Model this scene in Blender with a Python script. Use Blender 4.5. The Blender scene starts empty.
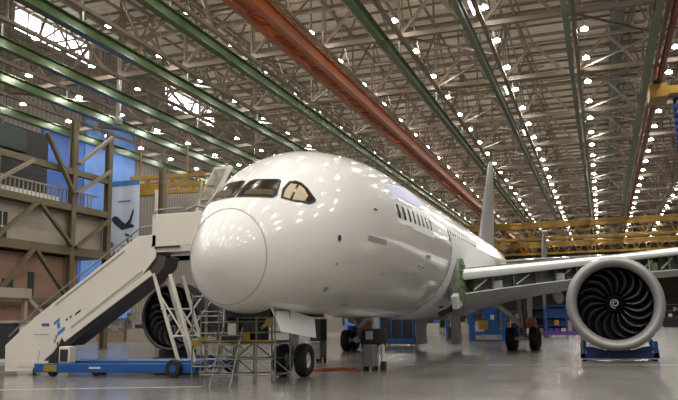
import bpy, bmesh, math, random
from mathutils import Vector, Matrix
random.seed(7)
sc = bpy.context.scene
COL = sc.collection
PI = math.pi

# ------------------------------------------------------------------ camera
cam_d = bpy.data.cameras.new('camera'); cam = bpy.data.objects.new('camera', cam_d); COL.objects.link(cam)
cam_d.sensor_width = 36.0; cam_d.lens = 757.7 / 678 * 36.0; cam_d.clip_end = 900; cam_d.clip_start = .1
yaw, pit, rol = math.radians(-18.87), math.radians(9.353), math.radians(-.983)
fw = Vector((math.sin(yaw) * math.cos(pit), math.cos(yaw) * math.cos(pit), math.sin(pit)))
rt = Vector((math.cos(yaw), -math.sin(yaw), 0)); up = rt.cross(fw)
r2 = rt * math.cos(rol) + up * math.sin(rol); u2 = up * math.cos(rol) - rt * math.sin(rol)
mw = Matrix((r2, u2, -fw)).transposed().to_4x4(); mw.translation = (9.295, -17.11, 1.573)
cam.matrix_world = mw
sc.camera = cam
# ------------------------------------------------------------------ world, exposure
w = bpy.data.worlds.new('hall_air'); sc.world = w; w.use_nodes = True
w.node_tree.nodes['Background'].inputs[0].default_value = (1, .95, .86, 1)
w.node_tree.nodes['Background'].inputs[1].default_value = .02
sc.view_settings.view_transform = 'Standard'; sc.view_settings.look = 'None'
sc.view_settings.gamma = 1; sc.view_settings.use_curve_mapping = False
sc.view_settings.exposure = 1.0
sc.cycles.max_bounces = 8; sc.cycles.diffuse_bounces = 5; sc.cycles.glossy_bounces = 4
sc.cycles.sample_clamp_indirect = 6.0; sc.cycles.caustics_reflective = True
sc.cycles.use_denoising = True
LAMP_X = [9.45 + 7.65 * k for k in range(-8, 1)] + [17.55, 24.75, 32.2]
LAMP_Y0, LAMP_DY, LAMP_Z = 34.6, 7.9, 27.0
LAMP_L = 178.0                      # radiance of a lamp's glowing lens
LAMP_R = .305
# the lamps of the same grid that hang over and behind the camera, out of the frame
for X in LAMP_X:
    for j in range(-8, 0):
        ld = bpy.data.lights.new('bay_lamp_light', 'AREA'); ld.shape = 'DISK'; ld.size = 2 * LAMP_R
        ld.energy = LAMP_L * PI * PI * LAMP_R ** 2; ld.color = (1, .965, .92)
        lo = bpy.data.objects.new('bay_lamp_light', ld); COL.objects.link(lo)
        lo.location = (X, LAMP_Y0 + LAMP_DY * j, LAMP_Z)
        pd = bpy.data.lights.new('bay_lamp_side_light', 'POINT'); pd.shadow_soft_size = LAMP_R; pd.energy = 75; pd.color = (1, .95, .88)
        po = bpy.data.objects.new('bay_lamp_side_light', pd); COL.objects.link(po)
        po.location = (X, LAMP_Y0 + LAMP_DY * j, LAMP_Z + .45)

# ------------------------------------------------------------------ materials
def mat(name, col, rough=.5, metal=0., var=.0, scale=4., bump=0., bscale=30., coat=0., emit=None, estr=0., spec=.5):
    m = bpy.data.materials.new(name); m.use_nodes = True
    nt = m.node_tree; b = nt.nodes['Principled BSDF']
    b.inputs['Base Color'].default_value = (*col, 1); b.inputs['Roughness'].default_value = rough
    b.inputs['Metallic'].default_value = metal; b.inputs['Coat Weight'].default_value = coat
    b.inputs['Coat Roughness'].default_value = .09
    b.inputs['Specular IOR Level'].default_value = spec
    if emit: b.inputs['Emission Color'].default_value = (*emit, 1); b.inputs['Emission Strength'].default_value = estr
    if var or bump:
        tc = nt.nodes.new('ShaderNodeTexCoord')
    if var:
        n = nt.nodes.new('ShaderNodeTexNoise'); n.inputs['Scale'].default_value = scale; n.inputs['Detail'].default_value = 5
        r = nt.nodes.new('ShaderNodeValToRGB')
        r.color_ramp.elements[0].position = .3; r.color_ramp.elements[1].position = .7
        r.color_ramp.elements[0].color = (*[max(0, c * (1 - var)) for c in col], 1)
        r.color_ramp.elements[1].color = (*[min(1, c * (1 + var)) for c in col], 1)
        nt.links.new(tc.outputs['Object'], n.inputs['Vector']); nt.links.new(n.outputs['Fac'], r.inputs['Fac'])
        nt.links.new(r.outputs['Color'], b.inputs['Base Color'])
    if bump:
        n2 = nt.nodes.new('ShaderNodeTexNoise'); n2.inputs['Scale'].default_value = bscale
        bp = nt.nodes.new('ShaderNodeBump'); bp.inputs['Strength'].default_value = bump
        nt.links.new(tc.outputs['Object'], n2.inputs['Vector']); nt.links.new(n2.outputs['Fac'], bp.inputs['Height'])
        nt.links.new(bp.outputs['Normal'], b.inputs['Normal'])
    return m

M = {}
M['white'] = mat('white_paint', (.78, .77, .735), .34, coat=1., var=.02, scale=.4)  # white darkened and warmed, painting in the reflection on the lower fuselage
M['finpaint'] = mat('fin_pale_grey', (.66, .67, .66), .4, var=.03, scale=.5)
M['radome'] = mat('radome_paint', (.78, .77, .745), .38, coat=.8, var=.02, scale=.6)
M['fairing'] = mat('lightened_white_paint', (.89, .90, .90), .45, var=.01, scale=.5)  # same white as the fuselage, lightened to paint in the reflection contrast
M['seam'] = mat('seam_sealant', (.35, .34, .31), .6)
M['grayskin'] = mat('grey_primer_skin', (.42, .44, .44), .45, var=.08, scale=.8)
M['sparolive'] = mat('spar_primer', (.19, .205, .17), .6, var=.5, scale=2.2)
M['wingunder'] = mat('light_grey_skin', (.56, .57, .56), .45, var=.05, scale=.8)
M['baygreen'] = mat('bright_green_primer', (.16, .27, .10), .6, var=.3, scale=4)
M['green_primer'] = mat('green_primer', (.095, .16, .06), .6, var=.35, scale=3)
M['film'] = mat('lavender_protective_film', (.50, .53, .80), .35)
M['glass'] = mat('cockpit_glass', (.022, .018, .011), .16, var=.5, scale=2.5, spec=.07)
M['shield'] = mat('glare_shield_brown', (.10, .075, .042), .8, var=.3, scale=4, spec=.1)
M['tanpaper'] = mat('tan_paper', (.50, .39, .24), .6, var=.12, scale=3)
M['cabinglass'] = mat('cabin_window_dark', (.035, .036, .04), .15)
M['black'] = mat('black_rubber', (.012, .012, .012), .65, var=.2, scale=6)
M['darkmetal'] = mat('dark_metal', (.05, .05, .05), .35, metal=.6)
M['fanblade'] = mat('fan_blade_composite', (.017, .018, .021), .24, metal=.3)
M['fanblack'] = mat('fan_duct_black', (.006, .006, .006), .5)
M['lip'] = mat('inlet_lip_alloy', (.33, .33, .325), .40, metal=.25, var=.03)
M['cowl'] = mat('nacelle_grey', (.36, .36, .355), .38, var=.03, scale=1)
M['liner'] = mat('inlet_liner_grey', (.10, .10, .105), .45)
M['alloy'] = mat('strut_alloy', (.60, .60, .58), .4, metal=.1, var=.1, scale=5)
M['wheelhub'] = mat('wheel_hub_white', (.62, .62, .6), .45)
M['blue'] = mat('blue_paint', (.008, .085, .30), .4, var=.12, scale=2)
M['darkblue'] = mat('dark_blue_paint', (.008, .045, .20), .45, var=.15, scale=2)
M['skyblue'] = mat('sky_blue_panel', (.13, .30, .75), .55, var=.10, scale=.5)
M['midblue'] = mat('mid_blue_panel', (.05, .14, .48), .6, var=.15, scale=.5)
M['stairwhite'] = mat('stair_white_paint', (.66, .63, .56), .45, var=.04, scale=1)
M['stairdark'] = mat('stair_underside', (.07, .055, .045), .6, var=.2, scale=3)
M['steelgrey'] = mat('galvanised_tube', (.22, .22, .21), .4, metal=.5, var=.12, scale=6)
M['panelgrey'] = mat('grey_door_panel', (.50, .51, .52), .5, var=.03, scale=2)
M['yellow'] = mat('yellow_paint', (.26, .18, .025), .45, var=.15, scale=1)
M['craneyellow'] = mat('crane_yellow', (.34, .20, .025), .45, var=.25, scale=.6)
M['orange'] = mat('orange_girder_paint', (.36, .085, .016), .30, var=.15, scale=.5)
M['railgreen'] = mat('rail_green_paint', (.072, .125, .045), .24, metal=.2, var=.15, scale=.7)
M['palegreen'] = mat('pale_green_paint', (.13, .165, .105), .42, var=.12, scale=.5)
M['deepgreen'] = mat('deep_green_duct', (.013, .032, .024), .5, var=.2, scale=.8)
M['redrail'] = mat('red_rail_paint', (.22, .05, .02), .45, var=.15, scale=.6)
M['tan'] = mat('tan_truss_steel', (.20, .16, .115), .55, var=.12, scale=.4)
M['brownsteel'] = mat('brown_roof_steel', (.15, .118, .082), .6, var=.15, scale=.5)
M['olive'] = mat('olive_column_steel', (.105, .082, .04), .55, var=.18, scale=1.2)
M['beigepanel'] = mat('beige_wall_panel', (.33, .29, .235), .7, var=.06, scale=.7)
M['rosepanel'] = mat('rose_brown_wall_panel', (.25, .145, .10), .75, var=.10, scale=.6)
M['creampanel'] = mat('cream_panel', (.42, .36, .22), .7, var=.1)
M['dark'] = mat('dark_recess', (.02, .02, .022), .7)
M['lampbody'] = mat('lamp_housing', (.35, .34, .32), .5)
M['reflector'] = mat('lamp_acrylic_reflector', (.6, .58, .55), .4, emit=(1, .95, .88), estr=34.)
M['glow'] = mat('lamp_glow', (1, 1, 1), .5, emit=(1, .965, .92), estr=LAMP_L)
M['tubeglow'] = mat('tube_glow', (1, 1, 1), .5, emit=(1, .94, .84), estr=9.)
M['daylight'] = mat('daylight_pane', (.8, .8, .8), .5, emit=(.92, .96, 1), estr=2.6)
M['hose'] = mat('orange_hose', (.36, .07, .03), .6)
M['paintline'] = mat('floor_line_paint', (.40, .36, .29), .5, var=.2)
M['redpaint'] = mat('red_floor_paint', (.24, .05, .03), .5, var=.2, scale=3)
M['woodbrown'] = mat('brown_cabinet', (.26, .19, .13), .6, var=.15, scale=2)
M['offwhite'] = mat('off_white_box', (.60, .58, .53), .6, var=.06)
M['orangebarrel'] = mat('orange_plastic', (.55, .20, .06), .5)
M['screen'] = mat('monitor_face', (.25, .33, .37), .3)
M['purple'] = mat('purple_plastic', (.12, .05, .30), .5)
M['flagblue'] = mat('flag_blue_cloth', (.012, .035, .17), .8, bump=.1)
M['flagred'] = mat('flag_red_cloth', (.40, .02, .025), .8)
M['flagwhite'] = mat('flag_white_cloth', (.65, .65, .63), .8)
M['banner'] = mat('banner_sheet', (.50, .56, .68), .5, var=.14, scale=.35)
M['redblotch'] = mat('banner_red_print', (.36, .10, .11), .6)
M['navyprint'] = mat('navy_print', (.02, .03, .06), .5)
M['blueprint'] = mat('blue_print', (.04, .18, .50), .5)
M['greendoor'] = mat('door_lining', (.36, .34, .26), .6, var=.35, scale=4)

def floor_mat():
    m = bpy.data.materials.new('polished_concrete'); m.use_nodes = True; nt = m.node_tree; b = nt.nodes['Principled BSDF']
    tc = nt.nodes.new('ShaderNodeTexCoord')
    n = nt.nodes.new('ShaderNodeTexNoise'); n.inputs['Scale'].default_value = .22; n.inputs['Detail'].default_value = 8; n.inputs['Roughness'].default_value = .65
    nt.links.new(tc.outputs['Object'], n.inputs['Vector'])
    r = nt.nodes.new('ShaderNodeValToRGB'); r.color_ramp.elements[0].position = .3; r.color_ramp.elements[1].position = .72
    r.color_ramp.elements[0].color = (.14, .132, .121, 1); r.color_ramp.elements[1].color = (.245, .232, .213, 1)
    nt.links.new(n.outputs['Fac'], r.inputs['Fac'])
    br = nt.nodes.new('ShaderNodeTexBrick'); br.offset = 0; br.inputs['Scale'].default_value = 1.0
    br.inputs['Brick Width'].default_value = 7.6; br.inputs['Row Height'].default_value = 7.6; br.inputs['Mortar Size'].default_value = .03
    br.inputs['Mortar Smooth'].default_value = .3
    br.inputs['Color1'].default_value = (1, 1, 1, 1); br.inputs['Color2'].default_value = (.90, .90, .90, 1); br.inputs['Mortar'].default_value = (.45, .44, .42, 1)
    nt.links.new(tc.outputs['Object'], br.inputs['Vector'])
    mx = nt.nodes.new('ShaderNodeMix'); mx.data_type = 'RGBA'; mx.blend_type = 'MULTIPLY'; mx.inputs[0].default_value = 1
    nt.links.new(r.outputs['Color'], mx.inputs[6]); nt.links.new(br.outputs['Color'], mx.inputs[7])
    nt.links.new(mx.outputs[2], b.inputs['Base Color'])
    n2 = nt.nodes.new('ShaderNodeTexNoise'); n2.inputs['Scale'].default_value = .6; n2.inputs['Detail'].default_value = 6
    nt.links.new(tc.outputs['Object'], n2.inputs['Vector'])
    mr = nt.nodes.new('ShaderNodeMapRange'); mr.inputs[3].default_value = .10; mr.inputs[4].default_value = .28
    b.inputs['Specular IOR Level'].default_value = .7
    nt.links.new(n2.outputs['Fac'], mr.inputs[0]); nt.links.new(mr.outputs[0], b.inputs['Roughness'])
    n3 = nt.nodes.new('ShaderNodeTexNoise'); n3.inputs['Scale'].default_value = 1.6; n3.inputs['Detail'].default_value = 3
    nt.links.new(tc.outputs['Object'], n3.inputs['Vector'])
    bp = nt.nodes.new('ShaderNodeBump'); bp.inputs['Strength'].default_value = .05; bp.inputs['Distance'].default_value = .05
    nt.links.new(n3.outputs['Fac'], bp.inputs['Height']); nt.links.new(bp.outputs['Normal'], b.inputs['Normal'])
    return m
M['floor'] = floor_mat()
def corrugated(name, c1, c2, axis, pitch):
    m = bpy.data.materials.new(name); m.use_nodes = True; nt = m.node_tree; b = nt.nodes['Principled BSDF']
    tc = nt.nodes.new('ShaderNodeTexCoord'); wv = nt.nodes.new('ShaderNodeTexWave'); wv.bands_direction = axis
    wv.inputs['Scale'].default_value = 1 / pitch * .314; wv.inputs['Distortion'].default_value = .6; wv.inputs['Detail'].default_value = 1
    nt.links.new(tc.outputs['Object'], wv.inputs['Vector'])
    r = nt.nodes.new('ShaderNodeValToRGB'); r.color_ramp.elements[0].color = (*c1, 1); r.color_ramp.elements[1].color = (*c2, 1)
    nt.links.new(wv.outputs['Fac'], r.inputs['Fac']); nt.links.new(r.outputs['Color'], b.inputs['Base Color'])
    bp = nt.nodes.new('ShaderNodeBump'); bp.inputs['Strength'].default_value = .5; nt.links.new(wv.outputs['Fac'], bp.inputs['Height'])
    nt.links.new(bp.outputs['Normal'], b.inputs['Normal']); b.inputs['Roughness'].default_value = .7
    return m
M['deck'] = corrugated('roof_deck_ribbed', (.49, .42, .325), (.59, .51, .40), 'Y', 1.1)
M['wallbrown'] = corrugated('ribbed_wall_brown', (.16, .14, .12), (.24, .21, .18), 'Y', .8)
M['wallpale'] = corrugated('pale_bounce_wall', (.66, .65, .63), (.76, .75, .73), 'X', 1.2)  # unseen back wall, made pale to bounce fill light onto the nose
M['wallfar'] = corrugated('ribbed_wall_far', (.26, .23, .19), (.36, .31, .25), 'X', .8)

# ------------------------------------------------------------------ mesh helpers
class MB:
    def __init__(s): s.v = []; s.f = []; s.mi = []; s.k = 0
    def add(s, vs, fs):
        o = len(s.v); s.v += [tuple(p) for p in vs]; s.f += [tuple(i + o for i in f) for f in fs]; s.mi += [s.k] * len(fs)
        return s
    def box(s, x0, x1, y0, y1, z0, z1):
        return s.add([(x0, y0, z0), (x1, y0, z0), (x1, y1, z0), (x0, y1, z0), (x0, y0, z1), (x1, y0, z1), (x1, y1, z1), (x0, y1, z1)],
                     [(3, 2, 1, 0), (4, 5, 6, 7), (0, 1, 5, 4), (1, 2, 6, 5), (2, 3, 7, 6), (3, 0, 4, 7)])
    def bar(s, p, q, w, h=None, upv=(0, 0, 1)):
        h = h or w; p = Vector(p); q = Vector(q); d = (q - p).normalized(); u = Vector(upv)
        if abs(d.dot(u)) > .97: u = Vector((0, 1, 0)) if abs(d.y) < .9 else Vector((1, 0, 0))
        a = d.cross(u).normalized() * w / 2; b = a.cross(d).normalized() * h / 2
        vs = [p - a - b, p + a - b, p + a + b, p - a + b, q - a - b, q + a - b, q + a + b, q - a + b]
        return s.add(vs, [(3, 2, 1, 0), (4, 5, 6, 7), (0, 1, 5, 4), (1, 2, 6, 5), (2, 3, 7, 6), (3, 0, 4, 7)])
    def tube(s, pts, r, n=8, cap=True):
        pts = [Vector(p) for p in pts]; R = r if isinstance(r, (list, tuple)) else [r] * len(pts)
        d0 = (pts[1] - pts[0]).normalized(); u = Vector((0, 0, 1)) if abs(d0.z) < .9 else Vector((1, 0, 0))
        a = d0.cross(u).normalized(); rings = []
        for i, p in enumerate(pts):
            d = ((pts[min(i + 1, len(pts) - 1)] - p).normalized() + (p - pts[max(i - 1, 0)]).normalized())
            d = d.normalized() if d.length > 1e-6 else d0
            a = (a - d * a.dot(d)).normalized(); b = d.cross(a)
            rings.append([p + (a * math.cos(t) + b * math.sin(t)) * R[i] for t in [2 * PI * k / n for k in range(n)]])
        return s.loft(rings, cap)
    def loft(s, rings, cap=True, closed=True):
        n = len(rings[0]); vs = [p for r in rings for p in r]; fs = []
        for i in range(len(rings) - 1):
            for k in range(n if closed else n - 1):
                k2 = (k + 1) % n; fs.append((i * n + k, i * n + k2, (i + 1) * n + k2, (i + 1) * n + k))
        if cap and closed: fs += [tuple(range(n))[::-1], tuple(range((len(rings) - 1) * n, len(rings) * n))]
        return s.add(vs, fs)
    def lathe(s, prof, c=(0, 0, 0), axis='y', n=32, cap=False):   # prof: (along, radius)
        rings = []
        for t, r in prof:
            ring = []
            for k in range(n):
                a = 2 * PI * k / n; x, z = r * math.cos(a), r * math.sin(a)
                ring.append({'y': (c[0] + x, c[1] + t, c[2] + z), 'x': (c[0] + t, c[1] + x, c[2] + z), 'z': (c[0] + x, c[1] + z, c[2] + t)}[axis])
            rings.append(ring)
        return s.loft(rings, cap)
    def prism(s, poly, a, b, plane='xz'):
        def P(p, t): return {'xz': (p[0], t, p[1]), 'yz': (t, p[0], p[1]), 'xy': (p[0], p[1], t)}[plane]
        n = len(poly); vs = [P(p, a) for p in poly] + [P(p, b) for p in poly]
        fs = [tuple(range(n))[::-1], tuple(range(n, 2 * n))] + [(k, (k + 1) % n, n + (k + 1) % n, n + k) for k in range(n)]
        return s.add(vs, fs)
    def build(s, name, mats, parent=None, smooth=False, bevel=0., solid=0.):
        me = bpy.data.meshes.new(name); me.from_pydata(s.v, [], s.f)
        for m in (mats if isinstance(mats, (list, tuple)) else [mats]): me.materials.append(m)
        for p, i in zip(me.polygons, s.mi): p.material_index = i
        bm = bmesh.new(); bm.from_mesh(me); bmesh.ops.recalc_face_normals(bm, faces=bm.faces); bm.to_mesh(me); bm.free()
        if smooth:
            for p in me.polygons: p.use_smooth = True
            if smooth == 'auto': me.set_sharp_from_angle(angle=math.radians(38))
        o = bpy.data.objects.new(name, me); COL.objects.link(o)
        if parent: o.parent = parent
        if bevel:
            b = o.modifiers.new('bevel', 'BEVEL'); b.width = bevel; b.segments = 2; b.limit_method = 'ANGLE'
        if solid:
            b = o.modifiers.new('solid', 'SOLIDIFY'); b.thickness = solid; b.offset = 0
        return o

def thing(name, label, cat, loc=(0, 0, 0), group=None, rz=0):
    o = bpy.data.objects.new(name, None); COL.objects.link(o); o.location = loc; o.rotation_euler.z = rz
    o.empty_display_size = .2
    o['label'] = label; o['category'] = cat
    if group: o['group'] = group
    return o
def tag(o, label, cat, group=None, kind=None):
    o['label'] = label; o['category'] = cat
    if group: o['group'] = group
    if kind: o['kind'] = kind
    return o
def struct(o): o['kind'] = 'structure'; return o
def dup(root, loc, label, rz=None):
    r = root.copy(); COL.objects.link(r); r.location = loc; r['label'] = label
    if rz is not None: r.rotation_euler.z = rz
    for ch in list(root.children):
        c = ch.copy(); COL.objects.link(c); c.parent = r
        for g in list(ch.children):
            d = g.copy(); COL.objects.link(d); d.parent = c
    return r
ORD = ['nearest', 'second', 'third', 'fourth', 'fifth', 'sixth', 'seventh', 'eighth', 'ninth', 'tenth', 'eleventh', 'twelfth', 'thirteenth',
       'fourteenth', 'fifteenth', 'sixteenth', 'seventeenth', 'eighteenth', 'nineteenth', 'twentieth']
def nth(i): return ORD[i] if i < len(ORD) else None
def project(p):
    d = Vector(p) - mw.translation; z = d.dot(fw)
    return (339 + 757.7 * d.dot(r2) / z, 200 - 757.7 * d.dot(u2) / z) if z > .1 else (-999, -999)
def in_frame(p, m=2):
    x, y = project(p); return -m < x < 678 + m and -m < y < 400 + m

# ------------------------------------------------------------------ the hall
XL, XR, YB, YF, ZR = -56., 46., -52., 335., 41.
struct(MB().box(XL - 1, XR + 1, YB - 1, YF + 1, -.4, 0).build('floor', M['floor']))
struct(MB().box(XL - 1, XR + 1, YB - 1, YF + 1, ZR, ZR + .5).build('ceiling', M['deck']))
wl = MB(); wins = [(53., 67.5), (87., 104.)]
ys = [YB, 53., 67.5, 87., 104., YF]
for i in range(5):
    if i in (1, 3): wl.box(XL - .5, XL, ys[i], ys[i + 1], 0, 37.8).box(XL - .5, XL, ys[i], ys[i + 1], 40.8, ZR)
    else: wl.box(XL - .5, XL, ys[i], ys[i + 1], 0, ZR)
struct(wl.build('wall_left', M['wallbrown']))
struct(MB().box(XR, XR + .5, YB, YF, 0, ZR).build('wall_right', M['wallbrown']))
struct(MB().box(XL, XR, YF, YF + .5, 0, ZR).build('wall_far', M['wallfar']))
struct(MB().box(XL, XR, YB - .5, YB, 0, ZR).build('wall_back', M['wallpale']))
for i, (a, b) in enumerate(wins):
    g = struct(MB().box(XL - .4, XL - .3, a, b, 37.8, 40.8).build('window_%d' % (i + 1), M['daylight']))
    f = MB()
    n = 6
    for k in range(n + 1):
        y = a + (b - a) * k / n; f.bar((XL - .2, y, 37.8), (XL - .2, y, 40.8), .16)
    f.bar((XL - .2, a, 37.8), (XL - .2, b, 37.8), .2); f.bar((XL - .2, a, 40.8), (XL - .2, b, 40.8), .2)
    f.build('window_frame', M['tan'], g)
# purlins under the roof deck
pl = MB(); y = 20.
while y < YF:
    pl.bar((XL, y, ZR - .15), (XR, y, ZR - .15), .14, .3); y += 3.95
for X in [-49.2 + 7.2 * k for k in range(13)]:
    pl.bar((X, 15, ZR - .7), (X, YF, ZR - .7), .3, .5)
struct(pl.build('trim_1', M['tan']))
# painted lines and red marking on the floor
fl = MB().add([(-6.5, -.6, .004), (-1.0, 1.25, .004), (-1.0, 1.5, .004), (-6.5, -.35, .004)], [(0, 1, 2, 3)])
fl.add([(-12, 12, .004), (30, 12, .004), (30, 12.12, .004), (-12, 12.12, .004)], [(0, 1, 2, 3)])
struct(fl.build('trim_2', M['paintline']))

# ---- cross trusses (along X) and lattice girders (along Y)
RAILX = [-49.2 + 7.2 * k for k in range(13)]      # -49.2 ... 37.2
ZB, ZM, ZT = 26.6, 30.2, 40.2
def cross_truss(i, y, near):
    t = thing('roof_truss', 'tan steel roof truss spanning the hall, %s of the cross trusses from the front' % ORD[i], 'truss', (0, y, 0), 'cross roof trusses')
    if near is not None:
        for ch in near.children:
            c = ch.copy(); COL.objects.link(c); c.parent = t
        return t
    MB().bar((-54, 0, ZB), (44, 0, ZB), .5, .42).build('bottom_chord', M['tan'], t)
    MB().bar((-54, 0, ZT), (44, 0, ZT), .45, .4).build('top_chord', M['tan'], t)
    m = MB(); m.bar((-54, 0, ZM), (44, 0, ZM), .22, .22)
    for x in RAILX:
        m.bar((x, 0, ZB), (x, 0, ZT if round(x / 7.2) % 2 else ZM), .2)
        m.bar((x, 0, ZB), (x + 3.1, 0, ZM), .26); m.bar((x + 3.1, 0, ZM), (x + 6.1, 0, ZB), .26)
        m.bar((x + 3.1, 0, ZM), (x + 7.2 * (1 if round(x / 7.2) % 2 else 0), 0, ZT), .2)
    m.build('web_members', M['tan'], t)
    m = MB()
    for k, x in enumerate(RAILX[:-1]):
        if k % 2 == 0:
            m.bar((x, 0, ZB), (x + 7.2, 7.9, ZB + .1), .17); m.bar((x + 7.2, 7.9, ZB + .1), (x, 15.8, ZB), .17)
        else:
            m.bar((x, 0, ZB + .3), (x + 3.6, 7.9, ZM), .15)
    m.build('plan_bracing', M['tan'], t)
    return t
first = None; ytr = 45.0
for i in range(19):
    tr = cross_truss(i, ytr + 15.8 * i, first)
    first = first or tr
gname = ['leftmost', 'second from left', 'third from left', 'fourth from left', 'fifth from left', 'sixth from left', 'seventh from left', 'eighth from left', 'ninth from left', 'tenth from left', 'eleventh from left', 'twelfth from left', 'thirteenth from left']
proto = None
for i, x in enumerate(RAILX[:11]):
    t = thing('lattice_girder', 'long brown lattice girder running down the hall, %s of the lengthwise girders' % gname[i], 'girder', (x + .28, 0, 0), 'lengthwise lattice girders')
    if proto:
        for ch in proto.children:
            c = ch.copy(); COL.objects.link(c); c.parent = t
        continue
    proto = t
    MB().bar((0, 22, ZB - .35), (0, YF - 1, ZB - .35), .34, .3).build('bottom_chord', M['tan'], t)
    MB().bar((0, 22, ZM + 3), (0, YF - 1, ZM + 3), .22, .22).build('top_chord', M['brownsteel'], t)
    m = MB(); y = 21.3
    while y < YF - 20:
        m.bar((0, y, ZB - .3), (0, y + 7.9, ZM + 3), .14); m.bar((0, y + 7.9, ZM + 3), (0, y + 15.8, ZB - .3), .14)
        m.bar((0, y + 7.9, ZB - .3), (0, y + 7.9, ZM + 3), .11); y += 15.8
    m.build('web_members', M['brownsteel'], t)

lb_ = MB()
for j in range(32): lb_.bar((XL, LAMP_Y0 + LAMP_DY * j, 30.12), (XR, LAMP_Y0 + LAMP_DY * j, 30.12), .14, .14)
struct(lb_.build('trim_3', M['tan']))
# ---- crane rails
def ibeam(m, x, z0, z1, y0, y1, fwid, tw=.08, ft=.07):
    m.box(x - fwid / 2, x + fwid / 2, y0, y1, z0, z0 + ft); m.box(x - fwid / 2, x + fwid / 2, y0, y1, z1 - ft, z1)
    m.box(x - tw / 2, x + tw / 2, y0, y1, z0 + ft, z1 - ft)
def rail(x, lab, mname, fwid=.62, h=.95, z=24.1):
    t = thing('crane_rail', lab, 'crane rail', (x, 0, 0), 'overhead crane rails')
    m = MB(); ibeam(m, 0, z, z + h, 14, YF - 2, fwid); m.build('beam', M[mname], t)
    y = 29.2; hg = None
    while y < YF - 5:
        if hg is None: hg = MB().bar((.2, 0, z + h), (.2, 0, ZB - .5), .14).build('hanger', M['palegreen'], t); hg.location.y = y
        else: c = hg.copy(); COL.objects.link(c); c.location.y = y
        y += 15.8
    return t
rail(-49.2, 'green crane rail nearest the left wall, lowest at the left edge', 'railgreen')
rail(-41.5, 'green crane rail second from the left wall', 'railgreen')
rail(-35.2, 'green crane rail third from the left wall, passing below the big clerestory window', 'railgreen')
rail(-27.4, 'green crane rail fourth from the left wall, just above the stair tower', 'railgreen', .7)
rail(-19.7, 'green crane rail just left of the orange girder', 'railgreen', .6)
rail(-6.25, 'green crane rail just right of the orange girder', 'railgreen', .5)
rail(.78, 'pale green crane rail above the aircraft fin, two tube lights along it', 'palegreen', .42)
rail(8.12, 'slim pale green crane rail just left of the broad dark duct', 'palegreen', .42, .7)
rail(14.75, 'pale green crane rail just left of the red rail', 'palegreen', .5)
t = thing('monorail', 'slim red monorail near the right edge carrying the yellow hoist', 'monorail', (16.0, 0, 0))
m = MB(); ibeam(m, 0, 24.1, 24.8, 14, YF - 2, .34); m.build('beam', M['redrail'], t)
for k in range(18): MB().bar((0, 45 + 15.8 * k, 24.8), (0, 45 + 15.8 * k, ZB - .5), .1).build('hanger', M['redrail'], t)
t = thing('orange_girder', 'wide glossy orange crane girder running diagonally overhead', 'girder', (-13.35, 0, 0))
m = MB(); ibeam(m, -.72, 24.0, 25.2, 14, YF - 2, .5); m.build('beam', M['orange'], t)
m = MB(); ibeam(m, .72, 24.0, 25.2, 14, YF - 2, .5); m.build('beam', M['orange'], t)
m = MB(); m.box(-.47, .47, 14, YF - 2, 24.35, 24.42); y = 15
while y < YF - 3: m.bar((-.5, y, 24.3), (.5, y + 2.6, 24.3), .09); m.bar((-.5, y, 24.25), (.5, y, 24.25), .1); y += 2.6
m.build('cover_plate', M['orange'], t)
m = MB(); m.bar((1.05, 14, 25.3), (1.05, YF - 2, 25.3), .1, .12); m.build('walkway_edge', M['tan'], t)
for k in range(16):
    for xx in (-.72, .72): MB().bar((xx, 29.2 + 15.8 * k, 25.2), (xx, 29.2 + 15.8 * k, ZB), .16).build('hanger', M['tan'], t)
tag(MB().box(12.75, 14.35, 12, YF - 2, 38.6, 39.7).build('roof_duct', M['deepgreen']), 'broad dark green duct running down the hall under the roof', 'duct')
t = thing('exhaust_pipe', 'pale vertical vent pipe hanging among the left crane rails', 'pipe', (-38.6, 50, 0))
MB().tube([(0, 0, 24), (0, 0, 31.5)], .26, 12).build('pipe', M['offwhite'], t, True)
MB().tube([(0, 0, 23.2), (0, 0, 23.7), (0, 0, 24.1)], [.45, .45, .3], 12).build('fan_hood', M['steelgrey'], t)
MB().bar((0, 0, 31.5), (0, 0, 40.8), .3).build('hanger', M['steelgrey'], t)

# ---- high-bay lamps
def lamp_parts(t):
    h = MB().lathe([(0.02, LAMP_R + .03), (.03, LAMP_R + .02), (.16, .27), (.24, .14)], n=16, axis='z')
    h.build('reflector', M['reflector'], t, True)
    MB().lathe([(.24, .15), (.62, .12), (.64, .0)], n=12, axis='z').build('ballast_housing', M['lampbody'], t, True)
    MB().lathe([(0, 0.001), (0, LAMP_R)], n=16, axis='z').build('lens', M['glow'], t)
    MB().tube([(0, 0, .6), (0, 0, 3.1)], .03, 5).build('cord', M['lampbody'], t)
ROWN = ['row along the left wall', 'second row from the left wall', 'row above the mezzanine', 'row over the banner', 'row left of the orange girder', 'row over the orange girder', 'row right of the orange girder',
        'row above the aircraft fin', 'row beside the broad dark duct', 'row beside the red monorail', 'row at the right edge', 'outermost right row']
proto = None; count = 0
for r, X in enumerate(LAMP_X):
    seen = 0
    for j in range(0, 28):
        y = LAMP_Y0 + LAMP_DY * j
        if not in_frame((X, y, LAMP_Z)): continue
        lb = 'round high bay lamp, %s from the front in the %s' % (nth(seen), ROWN[r]) if seen < 14 else 'tiny distant high bay lamp in the %s' % ROWN[r]
        gp = 'high bay lamps in the ' + ROWN[r]
        pos = (X, y, LAMP_Z)
        if proto is None:
            t = proto = thing('high_bay_lamp', lb, 'lamp', pos, gp); lamp_parts(t)
        else:
            t = proto.copy(); COL.objects.link(t); t.location = pos; t['label'] = lb; t['group'] = gp
            for ch in proto.children:
                if ch.name.startswith('cord') and seen > 9: continue
                c = ch.copy(); COL.objects.link(c); c.parent = t
        seen += 1; count += 1
print('lamps', count)
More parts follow.
